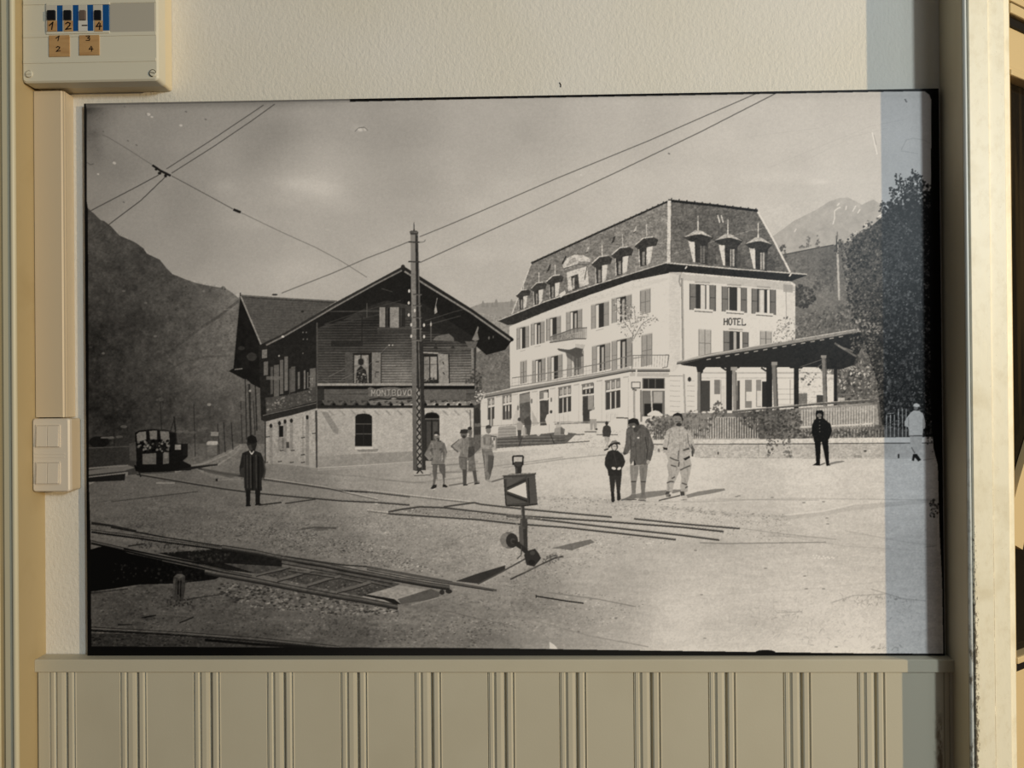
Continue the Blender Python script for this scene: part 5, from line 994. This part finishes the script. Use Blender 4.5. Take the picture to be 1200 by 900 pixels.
# panelling with its grooves, one sheet of boards
YP = -.031
XL = -1.0120                                      # right face of the left post
RAILB = .5 * (at(300, 787.5, -.033)[1] + at(900, 787.5, -.033)[1])
LX = XL + .0035; RX = at(1119, 840, YP)[0]
prof = [(LX, -.002), (LX, YP)]
pitch = at(743, 840, YP)[0] - at(657, 840, YP)[0]
u = pitch / 86.
cx = [at(x, 840, YP)[0] for x in (74, 157, 243, 329, 415.5, 502, 588, 672, 759, 847, 935, 1022)]
for c in cx:
    L = c - 17 * u
    for dx, dy in ((0, 0), (.8, .003), (1.6, 0), (2.4, 0), (3.2, -.0012), (6.5, -.0012), (8.2, .0022), (10, 0), (11, -.0016), (16, -.0016), (19.2, 0), (20.4, .0062), (22, .0062), (23, 0), (24.4, -.0014), (28.4, -.0014), (29.8, 0), (30.8, .0026), (31.8, 0), (32.4, -.001), (33.4, 0)):
        x = L + dx * u
        if LX + .0005 < x < RX - .0005 and x > prof[-1][0]: prof.append((x, YP + dy))
for dx in (0,):
    L = at(1106, 840, YP)[0]
    prof += [(L, YP), (L + .6 * u, YP + .003), (L + 1.4 * u, YP), (L + 6 * u, YP), (L + 6.8 * u, YP + .003), (L + 7.8 * u, YP)]
prof = [p for i, p in enumerate(prof) if i < 2 or p[0] < RX - .0004]
prof += [(RX, YP), (RX, -.002)]
struct(prism('wall_panelling', prof, FL + .09, RAILB + .004, panelp), 'cream grooved board panelling under the rail')
bm = bmesh.new()
rl = XL + .0003; rr = at(1118.5, 780, -.037)[0]
zt = FZ0 - .0004
a = [(-.003, RAILB), (-.0355, RAILB), (-.037, RAILB + .0015), (-.037, zt - .002), (-.035, zt), (-.003, zt)]
va = [bm.verts.new((rl, y, z)) for y, z in a]; vb = [bm.verts.new((rr, y, z)) for y, z in a]
for i in range(6): bm.faces.new((va[i], va[(i + 1) % 6], vb[(i + 1) % 6], vb[i]))
bm.faces.new(va); bm.faces.new(vb[::-1])
struct(obj('trim_1', finish(bm, 'trim_1'), panelp), 'plain cream rail capping the board panelling')
struct(box('baseboard_back', LX, RX, -.038, -.002, FL, FL + .1, panelp, bev=.003))

# left post: ochre side return, rounded bead, front board
struct(prism('wall_left', [(XL, .1), (XL, -.084), (XL - .008, -.084), (XL - .9, -.05), (XL - .9, .1)], FL, TOP, casing), 'ochre cream side of the left post facing the photograph')
pr = [(XL - .12, -.05), (XL - .12, -.086)]
g0 = at(3.2, 300, -.086)[0]
pr += [(g0 - .012, -.086), (g0 - .0105, -.080), (g0 - .0015, -.080), (g0, -.086), (XL - .0105, -.086), (XL - .0095, -.083)]
for k in range(13):
    t = math.pi * (1.05 - 1.1 * k / 12)
    pr.append((XL - .0045 + .0052 * math.cos(t), -.0865 - .0052 * math.sin(t)))
pr += [(XL - .001, -.080), (XL - .001, -.05)]
struct(prism('trim_2', pr, FL, TOP, frontp), 'cream front board and rounded bead of the left post')

# right post: side return, pale bead, stepped face
struct(prism('wall_right', [(xwr, .1), (xwr, 0), (POSTX, -.093), (POSTX + .012, -.093), (POSTX + .1, -.06), (POSTX + .1, .1)], FL, TOP, side), 'brown grey side of the post facing the photograph')
bc = POSTX + .0032
struct(prism('trim_3', [(bc + .0036 * math.cos(t), -.0965 + .0042 * math.sin(t)) for t in np.linspace(0, 2 * math.pi, 14, False)], FL, TOP, beadp), 'thin pale grey bead along the edge of the post')
struct(prism('trim_4', [(bc + .002, -.06), (bc + .002, -.0935), (E1 + .004, -.0935), (E1 + .004, -.06)], FL, TOP, darkm), 'dark brown joint beside the pale bead')
struct(prism('trim_5', [(E1, -.06), (E1, -.101), (E1 + .002, -.103), (E2 - .001, -.103), (E2 + .001, -.1015), (E2 + .0022, -.0985), (E3 - .002, -.0985), (E3, -.0965), (E3 + .001, -.088), (E4, -.086), (E4, .0), (E4 - .02, .0)], FL, TOP, post), 'worn cream stepped face of the post by the door')

# door standing open beyond the post, turned away from the wall
HX, HY = E4 + .003, -.078
hinge = empty('door_1', (HX, HY, 0)); hinge.rotation_euler = (0, 0, math.radians(33)); struct(hinge, 'cream panelled door with dark glass standing open beyond the post')


def dbox(name, x0, x1, y0, y1, z0, z1, mat, bev=.0, par=None):
    o = box(name, x0, x1, y0, y1, z0, z1, mat, None, bev); o.parent = hinge; return o


zz = lambda py: at(1190, py, -.08)[1]
DW = .78
gz1, gz0 = zz(88), zz(772)
dbox('door_stile', 0, .006, 0, .04, FL + .01, zz(-120), doorp)
dbox('door_stile', DW - .1, DW, 0, .04, FL + .01, zz(-120), doorp, .003)
dbox('glass', .006, DW - .1, .018, .024, gz0, gz1, glassd)
dbox('upper_panel', .006, DW - .1, .010, .03, zz(80), zz(24), doorp, .002)
dbox('lower_panel', .006, DW - .1, .010, .03, FL + .01, zz(793), doorp, .002)
dbox('glazing_strip', .006, DW - .1, .004, .03, zz(25), zz(16), seal)
dbox('glazing_strip', .006, DW - .1, .004, .03, zz(790), zz(780), seal)
for za, zb in ((zz(87), zz(80)), (zz(80), zz(76)), (zz(779), zz(771)), (zz(14), zz(2)), (zz(0), zz(-120))):
    dbox('moulding', .004, DW - .1, -.004 if za != zz(80) else -.001, .032, min(za, zb), max(za, zb), doorp, .003)
bm = bmesh.new()
pts = []
for t in np.linspace(0, 1, 14):                   # curved diagonal brace in front of the glass
    px = .012 + .34 * t; pts.append((px, zz(640) + (zz(400) - zz(640)) * (t ** .8) * 1.25))
prev = None
for k, (x, z) in enumerate(pts):
    j = max(1, k); dx, dz = pts[j][0] - pts[j - 1][0], pts[j][1] - pts[j - 1][1]; l = math.hypot(dx, dz); nx, nz = -dz / l * .034, dx / l * .034
    ring = [bm.verts.new(p) for p in ((x + nx, .004, z + nz), (x - nx, .004, z - nz), (x - nx, .017, z - nz), (x + nx, .017, z + nz))]
    if prev:
        for i in range(4): bm.faces.new((prev[i], prev[(i + 1) % 4], ring[(i + 1) % 4], ring[i]))
    else: bm.faces.new(ring)
    prev = ring
bm.faces.new(prev)
obj('door_brace', finish(bm, 'door_brace'), doorp, hinge)

# ---------------------------------------------------------------- framed photograph
pic = tag(empty('photograph_panel', ((FX0 + FX1) / 2, 0, FZ0)), 'large black and white print of an old railway station and hotel on the plaster wall', 'photograph')
blackedge = Mat('black board edge', (14, 14, 16), .45, .4)
kid(box('backing_board', FX0, FX1, -FT, -.0005, FZ0, FZ1, blackedge), pic)
NXV, NZV = 1500, 980
vx = np.linspace(FX0 + .0004, FX1 - .0004, NXV); vz = np.linspace(FZ1 - .0004, FZ0 + .0004, NZV)
gx, gz = np.meshgrid(vx, vz)
PY = -FT - .0006
P = np.stack([gx, np.full_like(gx, PY), gz], -1)
d = (P - CAM) @ ROT
U = 600 + F * d[..., 0] / d[..., 1]; V = 450 - F * d[..., 2] / d[..., 1]
B = (A[:-1, :-1] + A[1:, :-1] + A[:-1, 1:] + A[1:, 1:]) / 4
fx = np.clip((U - PX0) * SS - 1, 0, RW - 3); fy = np.clip((V - PY0) * SS - 1, 0, RH - 3)
ix = fx.astype(int); iy = fy.astype(int); fx -= ix; fy -= iy
T = (B[iy, ix] * (1 - fx) + B[iy, ix + 1] * fx) * (1 - fy) + (B[iy + 1, ix] * (1 - fx) + B[iy + 1, ix + 1] * fx) * fy
s_ = T / 255.
LT = np.where(s_ > .04045, ((s_ + .055) / 1.055) ** 2.4, s_ / 12.92)
h = (U - 600) / 500; k = (V - 440) / 330
def basis(h, k): return np.stack([np.ones_like(h), h, k, h * h, h * k, k * k], -1)
LUM = basis(h, k) @ np.array(LCOEF)
if GREY: ALB = np.full_like(LT, float(GREY))
else: ALB = np.clip((LT - basis(h, k) @ np.array(VEIL)) / LUM, .004, .9)
TINT = (1.035, .98, .94)
colr = np.ones((NZV * NXV, 4), np.float32)
for c in range(3): colr[:, c] = (ALB * TINT[c]).ravel()
me = bpy.data.meshes.new('print')
idx = np.arange(NZV * NXV).reshape(NZV, NXV)
quads = np.stack([idx[1:, :-1], idx[1:, 1:], idx[:-1, 1:], idx[:-1, :-1]], -1).reshape(-1, 4)
me.vertices.add(NZV * NXV); me.vertices.foreach_set('co', (P - np.array(pic.location)).reshape(-1).astype(np.float32))
me.loops.add(quads.size); me.loops.foreach_set('vertex_index', quads.reshape(-1).astype(np.int32))
me.polygons.add(len(quads)); me.polygons.foreach_set('loop_start', np.arange(0, quads.size, 4, dtype=np.int32)); me.polygons.foreach_set('loop_total', np.full(len(quads), 4, np.int32))
me.update()
ca = me.color_attributes.new('tone', 'FLOAT_COLOR', 'POINT'); ca.data.foreach_set('color', colr.ravel())
printm = Mat('semi gloss photographic print', (128, 128, 128), .36, .1)
vc = printm.node('ShaderNodeAttribute'); vc.attribute_name = 'tone'
printm.nt.links.new(vc.outputs['Color'], printm.b.inputs['Base Color'])
printm.bump(printm.noise(600, 2), .04, .0004)
po = obj('print', me, printm); po.parent = pic

# ---------------------------------------------------------------- distribution box
D = -.065
bx0, bz1 = at(25.5, 50, D)[0], at(60, -70, D)[1]; bx1 = at(185, 50, D)[0]; bz0 = at(105, 95.5, D)[1]
fb = tag(empty('fuse_box', ((bx0 + bx1) / 2, 0, bz0)), 'wall-mounted plastic fuse box with numbered breakers above the cable duct', 'fuse box')
bm = bmesh.new(); o0 = rounded(bx0 + .004, bx1 - .002, bz0 + .002, bz1, .006)
plate(bm, [(o0, -.001), (o0, -.036)]); kid(obj('back_box', finish(bm, 'back_box'), boxs), fb)
bm = bmesh.new(); o1 = rounded(bx0, bx1, bz0, bz1, .008); o2 = rounded(bx0 + .003, bx1 - .003, bz0 + .003, bz1 - .003, .006)
plate(bm, [(o1, -.034), (o1, D + .003), (o2, D)]); cov = kid(obj('cover', finish(bm, 'cover'), boxp), fb)


def pbox(name, x0, y0, x1, y1, dep, th, mat, par, bev=.0008):   # plate measured on the cover
    (a, b), (c, d_) = at(x0, y0, dep), at(x1, y1, dep)
    return kid(box(name, a, c, dep, dep + th, b, d_, mat, None, bev), fb) if par is fb else sub(box(name, a, c, dep, dep + th, b, d_, mat, None, bev), par)


def sub(o, par):
    o.parent = par; return o


for y0, y1 in ((1, 2.6), (39.6, 41), (70.5, 71.5)): pbox('cover_ridge', 27, y0, 182.5, y1, D - .0012, .0016, boxp, fb, .0005)
pbox('blank_plate', 128.5, 4.2, 181.5, 38.2, D - .001, .0016, greyp, fb)
DIG = {'1': [[(.15, .55), (.7, 1), (.5, 0)]], '2': [[(.1, .8), (.4, 1), (.8, .85), (.7, .55), (.1, 0), (.9, .08)]], '-': [[(.2, .55), (.9, .55)]],
       '4': [[(.55, 1), (.1, .4), (.9, .42)], [(.7, .8), (.6, 0)]], '3': [[(.15, .95), (.7, 1), (.75, .75), (.4, .55), (.8, .4), (.7, .05), (.15, .05)]]}


def digit(ch, px, py, w, h, dep, par, th=.0022):
    (a, b), (c, e) = at(px, py, dep), at(px + w, py + h, dep)
    o = strokes('number', [[(a + (c - a) * u_, e + (b - e) * v_) for u_, v_ in st] for st in DIG[ch]], th, dep + .0001, ink, None)
    return sub(o, par) if par is not fb else kid(o, fb)


for i, (xa, xb, lb, tg, cap) in enumerate(((53.5, 66.6, tape, black, '1'), (73, 85.2, tape, black, '2'), (91.6, 102.2, whitel, brownt, '-'), (108.8, 120.2, tape, black, '4'))):
    br = pbox('circuit_breaker', xa, 5.6, xb, 36.6, D - .003, .006, pale, fb, .001)
    nx = (73, 91.6, 108.8, 127.2)[i]
    pbox('breaker_body', xb - .2, 5.6, nx + .2, 36.6, D - .0025, .005, blue, fb, .0006)
    pbox('toggle', xa + 1.2, 11.6, xb - 2.8, 22.6, D - .0075, .006, tg, br, .0012)
    pbox('number_label', xa + 1.8 if lb is tape else xa, 24.2, xb, 36.6, D - .004, .0012, lb, br, .0003)
    digit(cap, xa + 3.4, 26.2, 7.4, 8, D - .0042, br)
pbox('window_edge', 54, 37.2, 128, 38.6, D - .003, .004, boxp, fb, .0006); pbox('window_edge', 54, 3.6, 128, 5, D - .003, .004, boxp, fb, .0006)
for xa, xb, ya, yb, t1, t2 in ((57.2, 81.4, 41.5, 66, '1', '2'), (92.6, 116.2, 41.3, 64.3, '3', '4')):
    st = pbox('sticker', xa, ya, xb, yb, D - .0018, .002, tape, fb, .0002)
    digit(t1, xa + 7.6, ya + .8, 6.4, 5.4, D - .002, st, .0016); digit(t2, xa + 8.4 + (3 if t1 == '3' else 0), ya + 13, 5.6, 5.6, D - .002, st, .0016)
for px, py in ((34.5, 87), (179.5, 86)):
    x, z = at(px, py, D)
    bm = bmesh.new()
    ring = lambda r, y, s=1: ([(x + r * math.cos(t), z + r * math.sin(t)) for t in np.linspace(0, 2 * math.pi, 20, False)], y)
    plate(bm, [ring(.0072, D + .002), ring(.0072, D - .0014), ring(.0058, D - .0022)])
    sc = kid(obj('screw', finish(bm, 'screw'), boxp), fb)
    bm = bmesh.new(); t0 = math.radians(20 if px < 100 else -30)
    arc = lambda r: [(x + r * math.cos(t0 + t), z + r * math.sin(t0 + t)) for t in np.linspace(.6, 5.2, 16)]
    sub(strokes('slot', [arc(.0066)], .0011, D - .0020, darkm, None), sc) if px > 100 else sub(strokes('slot', [arc(.0066)], .0007, D - .0020, screwm, None), sc)
    sub(strokes('slot', [[(x - .004, z + (.0012 if px > 100 else -.001)), (x + .004, z - .0006)]], .0013, D - .0022, darkm if px > 100 else screwm, None), sc)

# ---------------------------------------------------------------- cable duct
q0, q1 = XL + .0012, at(73, 300, -.031)[0]; zt = bz0 - .004; zb = at(60, 489, -.031)[1]
zt = at(55, 106.5, -.031)[1]
du = tag(empty('cable_duct', ((q0 + q1) / 2, 0, zb)), 'narrow cream cable duct running from the fuse box down to the light switch', 'cable duct')
kid(prism('channel', [(q0 + .001, -.0005), (q0 + .001, -.026), (q1 + .0065, -.026), (q1 + .0065, -.0005)], zb, zt - .002, duct), du)
kid(prism('lid', [(q0, -.024), (q0, -.030), (q0 + .001, -.031), (q1 - .001, -.031), (q1, -.030), (q1 + .0012, -.0285), (q1 + .004, -.0285), (q1 + .0045, -.0265), (q1 + .0045, -.024)], zb, zt, duct), du)

# ---------------------------------------------------------------- light switch
D = -.042
s0, s1 = max(XL + .001, at(36.5, 533, D)[0]), at(81, 533, D)[0]; z1, z0 = at(60, 490.5, D)[1], at(60, 576.5, D)[1]
sw = tag(empty('light_switch', ((s0 + s1) / 2, 0, z0)), 'cream double light switch with four rockers at the foot of the cable duct', 'light switch')


def sk(o): return kid(o, sw)


bm = bmesh.new(); o1 = rounded(s0 + .0006, s1 - .0004, z0 + .0006, z1 - .0006, .005); plate(bm, [(o1, -.0006), (o1, -.0335)]); sk(obj('mounting_box', finish(bm, 'mounting_box'), duct))
bm = bmesh.new(); o1 = rounded(s0, s1, z0, z1, .005); o2 = rounded(s0 + .0025, s1 - .0025, z0 + .0025, z1 - .0025, .004)
plate(bm, [(o1, -.032), (o1, D + .003), (o2, D)]); sk(obj('cover_plate', finish(bm, 'cover_plate'), white))
for ya, yb in ((497.8, 524.4), (541.2, 567.6)):
    (a, b), (c, e) = at(42.6, ya, D), at(70.8, yb, D)
    bm = bmesh.new(); o1 = rounded(a, c, e, b, .0015, 2); o2 = rounded(a + .0016, c - .0016, e + .0016, b - .0016, .001, 2)
    plate(bm, [(o1, D + .001), (o1, D - .0022), (o2, D - .0022), (o2, D - .0004)]); ins = obj('insert_frame', finish(bm, 'insert_frame'), white); sk(ins)
    mid = (a + c) / 2
    for xa, xb in ((a + .002, mid - .0005), (mid + .0005, c - .002)):
        bm = bmesh.new()
        v = [bm.verts.new(p) for p in ((xa, D, e + .002), (xb, D, e + .002), (xb, D, b - .002), (xa, D, b - .002), (xa, D - .0052, e + .0022), (xb, D - .0052, e + .0022), (xb, D - .003, b - .0022), (xa, D - .003, b - .0022))]
        for f in ((0, 1, 2, 3), (4, 5, 6, 7), (0, 1, 5, 4), (1, 2, 6, 5), (2, 3, 7, 6), (3, 0, 4, 7)): bm.faces.new([v[i] for i in f])
        sk(obj('rocker', finish(bm, 'rocker', .0006), white))
for y_ in (531.4, 535.2):
    (a, b), (c, e) = at(41, y_, D), at(76, y_ + 1.2, D)
    sk(box('cover_ridge', a, c, D - .0006, D + .0005, e, b, white, None, .0003))

# little hole in the plaster, drawn as a thin dark stroke
x, z = at(656.5, 99.5, 0)
hl = tag(strokes('wall_pinhole', [[(x - .001, z + .004), (x + .001, z), (x + .0008, z - .004)]], .0022, -.0002, ink, None), 'tiny dark nail in the plaster just above the top of the print', 'pinhole')

# ---------------------------------------------------------------- light
w = bpy.data.worlds.new('room light'); SC.world = w; w.use_nodes = True
w.node_tree.nodes['Background'].inputs[0].default_value = (.80, .86, .90, 1); w.node_tree.nodes['Background'].inputs[1].default_value = WORLD


def lamp(name, typ, loc, energy, col, size, aim=None):
    l = bpy.data.lights.new(name, typ); l.energy = energy; l.color = col
    o = bpy.data.objects.new(name, l); COL.objects.link(o); o.location = loc
    if typ == 'AREA':
        l.shape = 'RECTANGLE'; l.size, l.size_y = size
        o.rotation_euler = (Vector(aim) - Vector(loc)).to_track_quat('-Z', 'Y').to_euler()
    else: l.shadow_soft_size = size
    return o


lamp('warm_wall_lamp', 'POINT', WARM[0], WARM[1], WARM[2], WARM[3])
lamp('day_window', 'AREA', DAY[0], DAY[1], DAY[2], DAY[3], (.4, 0, EYE))
lamp('room_fill', 'AREA', FILL[0], FILL[1], FILL[2], FILL[3], (0, 0, EYE))  # added soft fill for the room's ambient light, no window there
